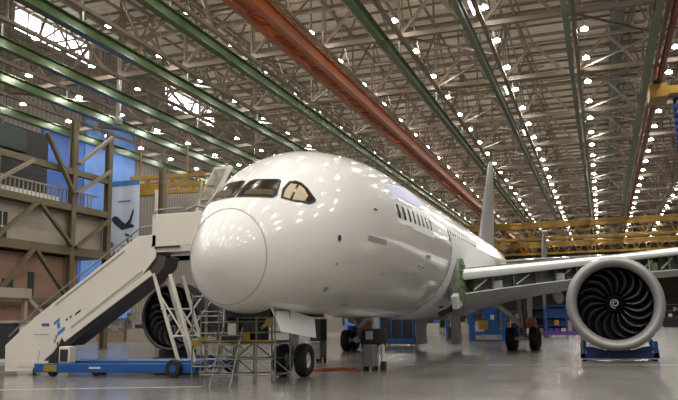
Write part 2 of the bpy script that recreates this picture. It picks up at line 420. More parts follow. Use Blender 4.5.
tl = [(1.34, 38.5, 'tube light on the pale green rail near the top edge'), (1.34, 60.8, 'tube light halfway along the pale green rail'), (1.34, 80, 'farther tube light on the pale green rail above the fin'),
      (-20.22, 38.2, 'long tube light left of the orange girder near the top edge'), (-20.22, 61.2, 'tube light left of the orange girder above the cockpit'), (-20.22, 79.4, 'farthest tube light left of the orange girder')]
proto = None
for x, y, lb in tl:
    if proto is None:
        t = proto = thing('tube_light', 'bright ' + lb, 'lamp', (x, y, 25.45), 'tube lights along the rails')
        MB().box(-.14, .14, -1.3, 1.3, .06, .16).build('housing', M['lampbody'], t)
        MB().tube([(0, -1.25, 0), (0, 1.25, 0)], .07, 8).build('tube', M['glow'] if 0 else M['tubeglow'], t)
        MB().bar((0, 0, .16), (0, 0, .66), .08).build('hanger', M['lampbody'], t)
    else: dup(proto, (x, y, 25.45), 'bright ' + lb)

# ---- yellow bridge cranes
def bridge(x0, x1, y, z, h, lab, dep=1.2):
    t = thing('bridge_crane', lab, 'crane', (0, y, 0), 'yellow bridge cranes')
    for s in (-1, 1):
        m = MB(); yy = s * dep
        m.bar((x0, yy, z), (x1, yy, z), .5, .45); m.bar((x0, yy, z - h), (x1, yy, z - h), .5, .45)
        n = max(2, int((x1 - x0) / 3)); dx = (x1 - x0) / n
        m.box(x0, x1, yy - .03, yy + .03, z - h * .3, z)
        for k in range(n):
            a = x0 + k * dx; m.bar((a, yy, z), (a + dx / 2, yy, z - h), .18); m.bar((a + dx / 2, yy, z - h), (a + dx, yy, z), .18)
        m.build('girder', M['craneyellow'], t)
    xm = x0 + (x1 - x0) * .62
    MB().box(xm - 1.4, xm + 1.4, -dep - .4, dep + .4, z + .25, z + .48).build('trolley', M['offwhite'], t)
    return t
bridge(-55, 45, 160, 23.6, 3.6, 'nearest of the wide yellow bridge cranes across the far hall')
bridge(-55, 45, 206, 23.6, 3.0, 'middle of the wide yellow bridge cranes across the far hall')
bridge(-55, 45, 284, 23.4, 3.4, 'farthest yellow bridge crane, just above the wing')
t = thing('hoist_crane', 'yellow hoist crane at the right edge above the flag', 'crane', (15.2, 61, 0))
MB().box(-.2, 1.5, -1.6, 1.6, 22.7, 24.0).build('end_truck', M['craneyellow'], t)
MB().box(1.5, 16, -.5, .5, 23.2, 24.0).build('girder', M['craneyellow'], t)
MB().box(.2, 1.3, -1.0, 1.0, 24.0, 24.5).build('motor', M['darkmetal'], t)
t = thing('underslung_crane', 'yellow crane girder in the side bay behind the stair canopy', 'crane', (0, 59, 0))
m = MB()
for zz in (17.3, 19.2): m.bar((-43, 0, zz), (-33.5, 1, zz), .5, .4)
for k in range(6):
    a = -43 + k * 1.58; m.bar((a, k * .16, 17.3), (a + .79, k * .16, 19.2), .2); m.bar((a + .79, k * .16, 19.2), (a + 1.58, k * .16, 17.3), .2)
m.box(-42.5, -38.5, -.6, .6, 17.0, 18.4); m.bar((-43, 0, 18.2), (-33.5, 1, 18.2), .3, .5); m.build('girder', M['craneyellow'], t)
for xx in (-41.6, -35.3): MB().bar((xx, 0, 19.2), (xx, 0, 24.1), .12).build('hanger', M['craneyellow'], t)
MB().box(-38.9, -37.9, -1.1, -.5, 14.4, 17.4).build('hoist_cabin', M['offwhite'], t)

# ---- big flag at the right edge, hung upright from the hoist crane
t = thing('flag', 'huge stars and stripes flag hanging under the yellow hoist at the right edge', 'flag', (17.15, 61, 22.9))
W_, H_ = 7.4, 14.
m = MB(); sw = W_ / 13
def wav(x, z): return .12 * math.sin(x * 1.7 + z * .25)
for s_ in range(13):
    m.k = 0 if s_ % 2 == 0 else 1
    zt = -5.6 if s_ < 7 else 0
    for q in range(14):
        za, zb_ = zt + (-H_ - zt) * q / 14, zt + (-H_ - zt) * (q + 1) / 14
        xa, xb = s_ * sw, (s_ + 1) * sw
        m.add([(xa, wav(xa, za), za), (xb, wav(xb, za), za), (xb, wav(xb, zb_), zb_), (xa, wav(xa, zb_), zb_)], [(0, 1, 2, 3)])
m.build('stripes', [M['flagred'], M['flagwhite']], t, True, solid=.02)
m = MB()
for i in range(14):
    for q in range(8):
        xa, xb = i * sw / 2, (i + 1) * sw / 2; za, zb_ = -5.6 * q / 8, -5.6 * (q + 1) / 8
        m.add([(xa, wav(xa, za), za), (xb, wav(xb, za), za), (xb, wav(xb, zb_), zb_), (xa, wav(xa, zb_), zb_)], [(0, 1, 2, 3)])
can = m.build('canton', M['flagblue'], t, True, solid=.02)
m = MB()
for i in range(9):
    for j in range(6 if i % 2 == 0 else 5):
        x = .4 + i * .40; z = -.5 - (j + (0 if i % 2 == 0 else .5)) * .92
        pts = []
        for k in range(10):
            rr = .23 if k % 2 == 0 else .095; a = PI / 2 + k * PI / 5
            pts.append((x + rr * math.cos(a), wav(x, z) - .03, z + rr * math.sin(a)))
        pts.append((x, wav(x, z) - .03, z)); m.add(pts, [(10, k, (k + 1) % 10) for k in range(10)])
m.build('stars', M['flagwhite'], can)
MB().tube([(0, 0, .1), (7.4, 0, .1)], .08, 8).build('top_pole', M['steelgrey'], t)

# ------------------------------------------------------------------ left mezzanine building
bx = -28.
def part(name, mat_, parent, m, **k): return m.build(name, M[mat_], parent, **k)
struct(MB().box(-40, bx - .5, 6, 34.2, 7.7, 10.3).build('wall_mezzanine_upper', M['beigepanel']))
struct(MB().box(-40, bx - .5, 6, 31.2, 0, 6.9).build('wall_mezzanine_lower', M['rosepanel']))
struct(MB().box(-40, bx - .2, 6, 34.2, 7.05, 7.7).build('floor_mezzanine', M['olive']))
struct(MB().box(-40, bx - .2, 6, 34.2, 10.3, 10.85).build('floor_mezzanine_upper', M['olive']))
for k_, yy in enumerate((14., 21.9, 29.75, 34.1)):
    lb = ['olive steel column at the left end of the mezzanine frame', 'olive steel column left of the rose wall', 'olive steel column standing in front of the mezzanine panels', 'olive end column of the mezzanine beside the banner'][k_]
    t = thing('steel_column', lb, 'column', (bx, yy, 0), 'mezzanine columns')
    m = MB(); top = 17.5 if k_ >= 2 else 13.6
    m.box(-.22, -.16, -.24, .24, 0, top).box(.16, .22, -.24, .24, 0, top).box(-.16, .16, -.04, .04, 0, top); m.build('shaft', M['olive'], t)
    MB().box(-.35, .35, -.35, .35, 0, .05).build('base_plate', M['olive'], t)
for z, h, lb in ((3.6, .35, 'low olive beam under the rose wall panels'), (7.35, .62, 'olive beam at the first mezzanine floor'), (10.6, .5, 'olive beam at the second mezzanine floor'), (13.35, .45, 'topmost olive beam above the mezzanine railing')):
    tag(MB().box(bx - .18, bx + .18, 6, 34.3, z - h / 2, z + h / 2).build('steel_beam', M['olive']), lb, 'beam', 'mezzanine beams')
for a, b, lb in (((25.8, 10.4), (29.4, 7.7), 'olive diagonal brace on the beige panels, falling to the column'), ((25.6, 10.4), (22.0, 7.7), 'olive diagonal brace on the beige panels at the left edge'),
                 ((29.9, 7.6), (33.9, 10.2), 'slim olive brace rising from the column to the banner'), ((25.6, 7.1), (29.4, 3.6), 'olive brace crossing the rose wall to the column foot'),
                 ((25.4, 7.1), (22.0, 3.7), 'olive brace crossing the rose wall at the left edge'), ((29.8, 11.7), (33.9, 14.2), 'pale brace above the railing beside the blue wall'),
                 ((26.2, 15.6), (29.4, 11.6), 'dark brace running down behind the railing'), ((21.0, 10.9), (25.0, 13.3), 'pale brace above the railing at the left edge'), ((29.9, 14.0), (33.9, 17.0), 'upper pale brace crossing the blue wall')):
    tag(MB().bar((bx + .4, a[0], a[1]), (bx + .4, b[0], b[1]), .22, .3, (1, 0, 0)).build('diagonal_brace', M['tan' if lb.startswith('pale') or lb.startswith('upper') else 'olive']), lb, 'brace', 'mezzanine braces')
t = thing('railing', 'pale railing along the mezzanine upper floor', 'railing', (bx - .6, 0, 10.85))
m = MB()
for k in range(60): m.bar((0, 8 + k * .42, 0), (0, 8 + k * .42, 1.15), .07)
m.build('balusters', M['beigepanel'], t); MB().bar((0, 7, 1.2), (0, 33.5, 1.2), .09, .12).build('handrail', M['beigepanel'], t)
MB().box(-.06, 0, 7, 29, -.02, .5).build('kick_panel', M['offwhite'], t)
# openings
struct(MB().box(bx - .6, bx - .42, 21.2, 23.7, 7.75, 9.5).build('window_3', M['dark']))
m = MB(); m.bar((bx - .4, 21.2, 8.5), (bx - .4, 23.7, 8.5), .06); m.bar((bx - .4, 22.4, 7.8), (bx - .4, 22.4, 9.5), .06); m.bar((bx - .4, 23.2, 7.8), (bx - .4, 23.2, 9.5), .05)
m.build('window_frame', M['offwhite'], bpy.data.objects['window_3'])
struct(MB().box(bx - 3, bx - 2.8, 31.2, 34.2, 0, 6.9).build('door_1', M['dark']))
for k_, (ya, yb) in enumerate(((23.6, 24.6), (26.0, 26.6))):
    struct(MB().box(bx - .6, bx - .45, ya, yb, 3.9, 5.6 if k_ else 5.0).build('window_%d' % (4 + k_), M['deepgreen']))
struct(MB().box(-40, bx - 3.5, 6, 31, 10.85, 16.8).build('mezzanine_dark_backing', M['dark']))  # dark backing block, paints the shade of the cluttered recess behind the railing
t = thing('air_handler', 'dark green air handling unit on the mezzanine roof', 'machine', (-30.5, 24.6, 14.2))
MB().box(-1.5, 1.2, -1.5, 1.5, 0, 1.6).build('casing', M['deepgreen'], t, bevel=.05); MB().tube([(-.2, 0, 1.6), (-.2, 0, 2.3)], .5, 12).build('fan_cowl', M['deepgreen'], t)
struct(MB().box(XL, XL + .3, 66.8, 78.4, 3, 30.).build('wall_left_blue_bay', M['skyblue']))
struct(MB().box(XL, XL + .3, 58.5, 66.6, 3, 27.).build('wall_left_blue_panel', M['midblue']))
for k_, (x, y, h) in enumerate(((-25.9, 38.8, 15.2), (-33.2, 62, 18.5))):
    t = thing('steel_column', ['olive steel column standing right of the banner', 'distant olive column under the yellow side crane'][k_], 'column', (x, y, 0), 'olive bay columns')
    m = MB(); m.box(-.24, -.17, -.24, .24, 0, h).box(.17, .24, -.24, .24, 0, h).box(-.17, .17, -.05, .05, 0, h); m.build('shaft', M['olive'], t)
    MB().box(-.4, .4, -.4, .4, 0, .05).build('base_plate', M['olive'], t)
# banner
t = thing('banner', 'tall pale blue banner with an airliner picture hanging between two olive columns', 'banner', (-28.0, 36.3, 13.75))
MB().box(-1.5, 1.5, -.02, .02, -8, 0).build('sheet', M['banner'], t)
m = MB().prism([(-1.15, -3.1), (-.85, -2.85), (-.55, -2.95), (.2, -3.6), (.55, -3.3), (.95, -2.4), (1.05, -2.5), (.75, -3.6), (1.1, -3.75), (1.05, -3.9), (.6, -3.95), (-.1, -4.1), (-.9, -3.5)], -.05, -.025)
m.prism([(0.2, -4.35), (.9, -4.6), (.95, -4.75), (.3, -4.6)], -.05, -.025); m.build('airliner_picture', M['navyprint'], t)
m = MB()
for k in range(26):
    x = random.uniform(-1.35, .9); z = random.uniform(-7.4, -4.9); r = random.uniform(.07, .2)
    m.add([(x + r * math.cos(a) * random.uniform(.6, 1.2), -.03, z + r * math.sin(a)) for a in [i * PI / 4 for i in range(8)]], [tuple(range(8))])
m.build('red_blossoms', M['redblotch'], t)
m = MB()
for k in range(9): m.box(-.55 + k * .14, -.45 + k * .14, -.045, -.025, -1.75, -1.6)
m.box(-1.5, 1.5, -.045, -.022, -.35, 0); m.build('headline', M['blueprint'], t)
MB().tube([(0, -2.2, .05), (-1.55, 0, .05), (1.55, 0, .05), (2.1, 2.5, .05)], .05, 8).build('top_bar', M['steelgrey'], t)
# gantry frame and office box at the left edge
t = thing('canopy_frame', 'pale steel canopy with a sloping leg at the left edge behind the stairs', 'canopy', (-22, 14, 0))
MB().box(-2, .6, -3, 4.3, 3.35, 3.9).build('roof', M['beigepanel'], t)
for a_, b_ in (((.3, 4.2, 3.4), (.3, 6.6, 1.9)), ((.3, 4.1, 3.4), (.3, 4.1, 0)), ((.3, -2.8, 3.4), (.3, -2.8, 0))): MB().bar(a_, b_, .22).build('leg', M['beigepanel'], t)
t = thing('control_booth', 'low off white booth behind the foot of the stairs', 'booth', (-19.5, 13.6, 0))
MB().box(-1.2, 1.2, 0, 4.2, 0, 1.95).build('walls', M['offwhite'], t, bevel=.03); MB().box(-1.3, 1.3, -.1, 4.3, 1.95, 2.05).build('roof', M['beigepanel'], t)
MB().box(-1.3, 1.21, -.02, .35, .2, 1.9).build('door', M['dark'], t); MB().box(1.15, 1.22, 1.4, 2.0, .7, 1.6).build('window', M['dark'], t)

# ------------------------------------------------------------------ the airliner
PROF = [(0, 3.33, 3.33, 0, 3.33), (.04, 3.6, 3.07, .24, 3.33), (.2, 3.92, 2.75, .52, 3.33), (.5, 4.31, 2.39, .83, 3.35), (.9, 4.69, 2.14, 1.12, 3.4),
        (1.4, 5.14, 2.0, 1.43, 3.5), (2, 5.59, 1.92, 1.75, 3.65), (3, 6.22, 1.87, 2.13, 3.95), (4, 6.73, 1.84, 2.40, 4.2), (5.5, 7.24, 1.83, 2.65, 4.5),
        (7, 7.52, 1.83, 2.79, 4.7), (9, 7.76, 1.83, 2.87, 4.85), (11, 7.86, 1.83, 2.885, 4.88), (30, 7.87, 1.83, 2.885, 4.88), (36, 7.87, 2.2, 2.885, 5.0),
        (42, 7.85, 3.4, 2.6, 5.6), (48, 7.7, 4.9, 1.9, 6.3), (53, 7.4, 6.1, .9, 6.8), (55.5, 7.1, 6.7, .3, 6.9)]
def prof(x):
    T = PROF; n = len(T); x = min(max(x, 0), T[-1][0]); i = 0
    while i < n - 2 and x >= T[i + 1][0]: i += 1
    def dd(k): return [(T[k + 1][c] - T[k][c]) / (T[k + 1][0] - T[k][0]) for c in range(1, 5)]
    def slope(k):
        if k == 0: return dd(0)
        if k == n - 1: return dd(n - 2)
        a, b = dd(k - 1), dd(k); h0, h1 = T[k][0] - T[k - 1][0], T[k + 1][0] - T[k][0]; w1, w2 = 2 * h1 + h0, h1 + 2 * h0
        return [(w1 + w2) / (w1 / p + w2 / q) if p * q > 0 else 0 for p, q in zip(a, b)]
    h = T[i + 1][0] - T[i][0]; s = (x - T[i][0]) / h; m0, m1 = slope(i), slope(i + 1)
    return [(2 * s**3 - 3 * s**2 + 1) * T[i][c + 1] + (s**3 - 2 * s**2 + s) * h * m0[c] + (-2 * s**3 + 3 * s**2) * T[i + 1][c + 1] + (s**3 - s**2) * h * m1[c] for c in range(4)]
def section(y, n=96, grow=0.):
    zt, zb, wd, zm = prof(y); out = []
    for k in range(n):
        a = 2 * PI * k / n; c = math.cos(a)
        out.append(((wd + grow) * math.sin(a), y, zm + ((zt - zm + grow) if c > 0 else (zm - zb + grow)) * c))
    return out
def surf_x(y, z, off=0.):
    zt, zb, wd, zm = prof(y); h = (zt - zm) if z > zm else (zm - zb); q = max(0, 1 - ((z - zm) / h) ** 2)
    return wd * math.sqrt(q) + off
def surf_y(x, z):
    lo, hi = 0., 12.
    for _ in range(40):
        md = (lo + hi) / 2; zt, zb, wd, zm = prof(md); h = (zt - zm) if z > zm else (zm - zb)
        ins = wd > 1e-4 and h > 1e-4 and (x / wd) ** 2 + ((z - zm) / h) ** 2 < 1
        lo, hi = (lo, md) if ins else (md, hi)
    return hi
plane = thing('airliner', 'white twin engine airliner parked nose towards the camera', 'aircraft', (0, 0, 0))
ysn = [.9, 1.0, 1.2, 1.4, 1.7, 2, 2.4, 2.8, 3.2, 3.6, 4, 4.5, 5, 5.5, 6, 6.5, 7, 8, 9, 10, 11, 13, 16, 19, 22, 26, 30, 33, 36, 38, 40, 42, 44, 46, 48, 50, 52, 54, 55.5]
fus = MB().loft([section(y) for y in ysn], cap=True).build('fuselage', M['white'], plane, True)
ysr = [0.0005, .004, .015, .04, .08, .13, .2, .3, .4, .5, .6, .7, .8, .9]
MB().loft([section(y) for y in ysr], cap=False).build('radome', M['radome'], plane, True)
sr = section(.9, 96, .004); MB().tube(sr + [sr[0]], .011, 6, cap=False).build('radome_seam', M['seam'], plane, True)
# belly fairing, slightly proud of the tube
def fair_ring(y):
    zt, zb, wd, zm = prof(y); s = min(1, max(0, (y - 15.5) / 3.5)) * min(1, max(0, (34 - y) / 5)); s = s * s * (3 - 2 * s)
    out = []
    for k in range(49):
        a = PI * .36 + (2 * PI - PI * .72) * k / 48; c = math.cos(a); e = .015 + s * (.22 if c < 0 else .08) * (1 - .7 * max(0, c))
        out.append(((wd + e) * math.sin(a), y, zm + ((zt - zm) if c > 0 else (zm - zb + e * .5)) * c))
    return out
# front edge slanted: seam runs back as it rises
rings = []
for i in range(18):
    f = i / 17; ring = []
    for k in range(49):
        a = PI * .42 + (2 * PI - PI * .84) * k / 48
        yy = None; up_ = abs(math.cos(a / 2)) if 0 else 0
        zrel = (math.cos(a) + 1) / 2
        y0 = 16.5 + 1.2 * min(1, zrel * 1.6); yy = y0 + (33 - y0) * f
        zt, zb, wd, zm = prof(yy); s = min(1, max(0, (yy - y0) / 2.5)) * min(1, max(0, (33 - yy) / 4)); s = s * s * (3 - 2 * s)
        e = .035 + s * .16; c = math.cos(a)
        ring.append(((wd + e) * math.sin(a), yy, zm + ((zt - zm) if c > 0 else (zm - zb + e * .3)) * c))
    rings.append(ring)
MB().loft(rings, closed=False).build('belly_fairing', M['fairing'], plane, True)

# cockpit windows
def ring_pts(poly, per=6):
    out = []
    for i, p in enumerate(poly):
        q = poly[(i + 1) % len(poly)]
        for k in range(per): out.append((p[0] + (q[0] - p[0]) * k / per, p[1] + (q[1] - p[1]) * k / per))
    return out
def nose_patch(poly, s0, s1, off, mirror=False, steps=4):
    cx, cz = sum(p[0] for p in poly) / len(poly), sum(p[1] for p in poly) / len(poly); b = ring_pts(poly)
    sgn = -1 if mirror else 1; rings = []
    for i in range(steps + 1):
        s = s0 + (s1 - s0) * i / steps
        if s < .02: s = .02
        ring = []
        for p in b:
            x, z = cx + (p[0] - cx) * s, cz + (p[1] - cz) * s; y = surf_y(x, z)
            e = .01; gx = (surf_y(x + e, z) - surf_y(x - e, z)) / (2 * e); gz = (surf_y(x, z + e) - surf_y(x, z - e)) / (2 * e)
            nrm = Vector((gx, -1, gz)).normalized()
            if s > 1.0001 and i == steps: pass
            ring.append((sgn * (x + nrm.x * off), y + nrm.y * off, z + nrm.z * off))
        rings.append(ring)
    return MB().loft(rings, cap=False)
W2 = [(.07, 5.09), (.045, 5.35), (.10, 5.62), (.22, 5.675), (.78, 5.68), (.86, 5.62), (.96, 5.16), (.90, 5.07)]
W3 = [(1.13, 5.07), (1.06, 5.35), (1.09, 5.61), (1.20, 5.655), (1.34, 5.60), (1.50, 5.45), (1.74, 5.12), (1.74, 5.04), (1.66, 4.965), (1.40, 5.0)]
for nm, poly in (('windscreen', W2), ('side_window', W3)):
    for mir in (False, True):
        wo = nose_patch(poly, 0, 1.0, .008, mir).build('cockpit_window', M['glass'], plane, True)
        nose_patch(poly, .97, 1.10, .012, mir, 2).build('window_frame', M['black'], wo, True)
        if nm == 'side_window':
            for pp in ([(1.14, 5.10), (1.10, 5.35), (1.13, 5.57), (1.27, 5.55), (1.29, 5.04)], [(1.34, 5.03), (1.32, 5.54), (1.46, 5.42), (1.60, 5.2), (1.58, 5.02)]):
                nose_patch(pp, 0, 1.0, .013, mir).build('sun_blind', M['tanpaper'], wo, True)
        else:
            nose_patch([(.20, 5.14), (.20, 5.27), (.55, 5.33), (.90, 5.30), (.91, 5.13)], 0, 1, .013, mir).build('glare_shield', M['shield'], wo, True)
# cabin windows
def side_patch(y0, y1, z0, z1, off, n=6, round_=True, side=1):
    pts = []; ry, rz_ = (y1 - y0) / 2, (z1 - z0) / 2; cy, cz = (y0 + y1) / 2, (z0 + z1) / 2; rings = []
    for s in (.02, .5, 1.):
        ring = []
        for k in range(24):
            a = 2 * PI * k / 24; e = .45 if round_ else .12
            yy = cy + ry * s * math.copysign(abs(math.cos(a)) ** e, math.cos(a)); zz = cz + rz_ * s * math.copysign(abs(math.sin(a)) ** e, math.sin(a))
            ring.append((side * surf_x(yy, zz, off), yy, zz))
        rings.append(ring)
    return MB().loft(rings, cap=False)
side_patch(8.0, 14.0, 5.02, 6.02, .006, round_=False).build('window_belt_mask', M['fairing'], plane, True)
for k in range(8):
    y = 8.35 + k * .73; side_patch(y - .16, y + .16, 5.20 + .02 * k, 5.72 + .016 * k, .012).build('cabin_window', M['cabinglass'], plane, True)
side_patch(17.0, 26.6, 5.05, 6.05, .006, round_=False).build('window_belt_mask', M['fairing'], plane, True)
for k in range(14):
    y = 17.45 + k * .64; side_patch(y - .19, y + .19, 5.32, 5.86, .014).build('cabin_window', M['cabinglass'], plane, True)
side_patch(5.2, 6.8, 4.12, 4.29, .008, round_=False).build('door_placard', M['seam'], plane, True)
m = MB(); a = [(8.15, 6.42), (8.18, 5.98), (12.4, 6.2), (14.5, 6.62), (12.7, 7.06)]
cy, cz = 11.2, 6.5; rings = []
for s in (.02, .35, .7, 1.):
    rings.append([(surf_x(cy + (p[0] - cy) * s, cz + (p[1] - cz) * s, .012), cy + (p[0] - cy) * s, cz + (p[1] - cz) * s) for p in ring_pts(a, 6)])
m.loft(rings, cap=False).build('protective_film', M['film'], plane, True)
for (y, z, ly, lz, mm) in ((3.42, 4.04, .13, .16, 'black'), (3.48, 3.3, .09, .09, 'seam'), (3.69, 2.58, .2, .12, 'seam'), (6.3, 2.2, .35, .06, 'seam'), (7.37, 3.22, .14, .09, 'seam'), (12.8, 4.2, .7, .13, 'seam'), (5.93, 5.2, .3, .05, 'black'), (11.6, 3.75, .25, .05, 'black'), (12.3, 3.75, .25, .05, 'black'), (11.4, 3.45, .3, .06, 'seam'), (20.0, 2.35, .9, .1, 'black')):
    side_patch(y - ly / 2, y + ly / 2, z - lz / 2, z + lz / 2, .03 if y < 15 else .2).build('access_port', M[mm], plane, True)
sx = [(2.59, 6.46, 5.6), (2.62, 6.3, 5.35)]
# wing-root opening with green structure, louvred panel
m = MB(); m.prism([(18.5, 2.6), (18.15, 3.2), (18.1, 4.0), (18.4, 4.55), (19.2, 4.62), (20.0, 4.3), (19.9, 2.7)], 2.5, 3.09, 'yz'); op = m.build('wing_root_bay', M['sparolive'], plane)
m = MB()
for k in range(6): m.bar((3.11, 18.3 + .26 * k, 4.4 - .05 * abs(k - 2)), (3.11, 18.3 + .26 * k, 2.8), .05)
for k in range(5): m.bar((3.12, 18.2, 3.0 + .33 * k), (3.12, 19.6, 2.9 + .35 * k), .06)
m.build('bay_stringers', M['baygreen'], op)
m = MB(); m.prism([(18.0, 2.2), (17.6, 2.75), (18.7, 3.05), (19.1, 2.4)], 2.75, 3.02, 'yz'); lv = m.build('louvred_panel', M['fairing'], plane)
m = MB()
for k in range(4):
    f = .2 + k * .2; m.bar((3.03, 18.0 - .4 * f + .1, 2.2 + .55 * f + .02), (3.03, 19.1 - .4 * f - .1, 2.4 + .65 * f - .02), .03)
m.build('slots', M['seam'], lv)
MB().tube([(2.95, 19.4, 3.0), (2.8, 19.1, 2.6), (2.5, 18.8, 2.2), (2.0, 18.5, 1.95)], .13, 8).build('seal_gap', M['black'], plane)

# wings: front spar bay open, ribs showing
rb0 = random.Random(11)
def wing(side, xe):
    S = 11; xs = [2.6 + (xe - 2.6) * i / (S - 1) for i in range(S)]
    yl = lambda x: 19 + (x - 3.2) * .65
    zt_ = lambda x: 4.12 + (x - 3.2) * .103
    zl = lambda x: 2.98 + (x - 3.2) * .155 - .004 * (x - 3.2) ** 2
    hh = lambda x: .52 - .022 * (x - 3.2)
    ch = lambda x: max(3.5, 11.5 - (x - 3.2) * .62)
    up_, lo_, sp_ = [], [], []
    wb = None
    m = MB(); rings = []
    for x in xs:
        y, z, c = yl(x), zt_(x), ch(x); X = side * x
        rings.append([(X, y + .12, z - hh(x)), (X, y, z - hh(x) * .75), (X, y - .02, z - hh(x) * .4), (X, y + .12, z - .1), (X, y + .4, z), (X, y + c * .35, z + .22), (X, y + c * .7, z + .05), (X, y + c, z - .35),
                      (X, y + c, z - .4), (X, y + c * .7, z - .02), (X, y + c * .35, z + .14), (X, y + .42, z - .07), (X, y + .2, z - hh(x))])
    m.loft(rings); wb = m.build('wing', M['fairing'], plane, 'auto')
    m = MB(); rings = []
    for x in xs:
        y, z, c, l = yl(x), zt_(x), ch(x), zl(x); X = side * x; dp = max(0, 9.5 - x) * .06
        rings.append([(X, y + .35, l), (X, y + .8, l - .14), (X, y + c * .3, l - .25 - dp), (X, y + c * .6, l - dp * 1.4), (X, y + c, z - .42 - dp * 1.6), (X, y + c, z - .47 - dp * 1.6), (X, y + c * .6, l - .06 - dp * 1.4), (X, y + c * .3, l - .31 - dp), (X, y + .8, l - .2), (X, y + .33, l - .05)])
    m.loft(rings); m.build('lower_skin', M['wingunder'], wb, 'auto')
    m = MB(); rings = []
    for x in xs:
        y = yl(x) + .95; X = side * x; rings.append([(X, y, zl(x) - .1), (X, y, zt_(x) + .1), (X, y + .08, zt_(x) + .1), (X, y + .08, zl(x) - .1)])
    m.loft(rings); m.build('front_spar', M['sparolive'], wb)
    x = 3.4; k = 0
    while x < xe - .3:
        l, zz, y = zl(x), zt_(x) - hh(x), yl(x); X = side * x
        hgt = rb0.choice([1., 1., .55, .8]); MB().prism([(y + .22 + .3 * (1 - hgt), zz + .12), (y + .38 + .35 * (1 - hgt), l + .01 + (1 - hgt) * .25), (y + .97, l - .12), (y + .97, zt_(x))], X - .03, X + .03, 'yz').build('rib', M[rb0.choice(['grayskin', 'sparolive', 'sparolive', 'darkmetal'])], wb)
        if k % 3 == 1: MB().box(min(X, X + side * .42), max(X, X + side * .42), y + .6, y + .9, l, l + (zz - l) * .7).build('slat_drive_box', M[rb0.choice(['grayskin', 'green_primer', 'alloy'])], wb)
        if k % 2 == 0:
            MB().bar((X + side * .1, y + .5, l + .1), (X + side * .7, y + .9, zz), .06).build('actuator', M['alloy'], wb)
        x += .5 if x > 7 else .95; k += 1
    # trailing flap fairing under the wing
    m = MB(); rings = []
    for f in [i / 10 for i in range(11)]:
        r = .03 + .34 * math.sin(PI * min(1, f * .9 + .05)) ** .8; xx = side * 6.9; yy = 25.0 + 8.5 * f; zz = zl(6.9) - .45 - .1 * math.sin(PI * f)
        rings.append([(xx + r * .7 * math.cos(t), yy, zz + r * math.sin(t)) for t in [2 * PI * q / 12 for q in range(12)]])
    m.loft(rings); m.build('flap_track_fairing', M['grayskin'], wb, True)
    return wb
wing(1, 21.)
wing(-1, 15.)
# fin and tail
m = MB(); rings = []
for (z, yle, yte, th) in ((7.6, 45.8, 55.0, .50), (9, 47.3, 55.2, .46), (11.5, 49.7, 55.7, .38), (14, 52.0, 56.3, .28), (16.2, 54.1, 56.9, .2), (16.8, 54.9, 57.0, .14), (16.95, 55.6, 57.0, .05)):
    c = yte - yle; rings.append([(0, yle, z), (th * .7, yle + c * .1, z), (th, yle + c * .35, z), (th * .6, yle + c * .7, z), (.03, yte, z), (-.03, yte, z), (-th * .6, yle + c * .7, z), (-th, yle + c * .35, z), (-th * .7, yle + c * .1, z)])
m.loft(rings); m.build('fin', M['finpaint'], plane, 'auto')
for s in (1, -1):
    m = MB(); rings = []
    for (x, yle, c, z, th) in ((1.0, 48.5, 6.0, 6.6, .3), (5, 51.5, 4.2, 7.0, .2), (9.8, 55.2, 2.1, 7.4, .1)):
        X = s * x; rings.append([(X, yle, z), (X, yle + c * .3, z + th), (X, yle + c, z + .02), (X, yle + c, z - .02), (X, yle + c * .3, z - th)])
    m.loft(rings); m.build('tailplane', M['white'], plane, 'auto')

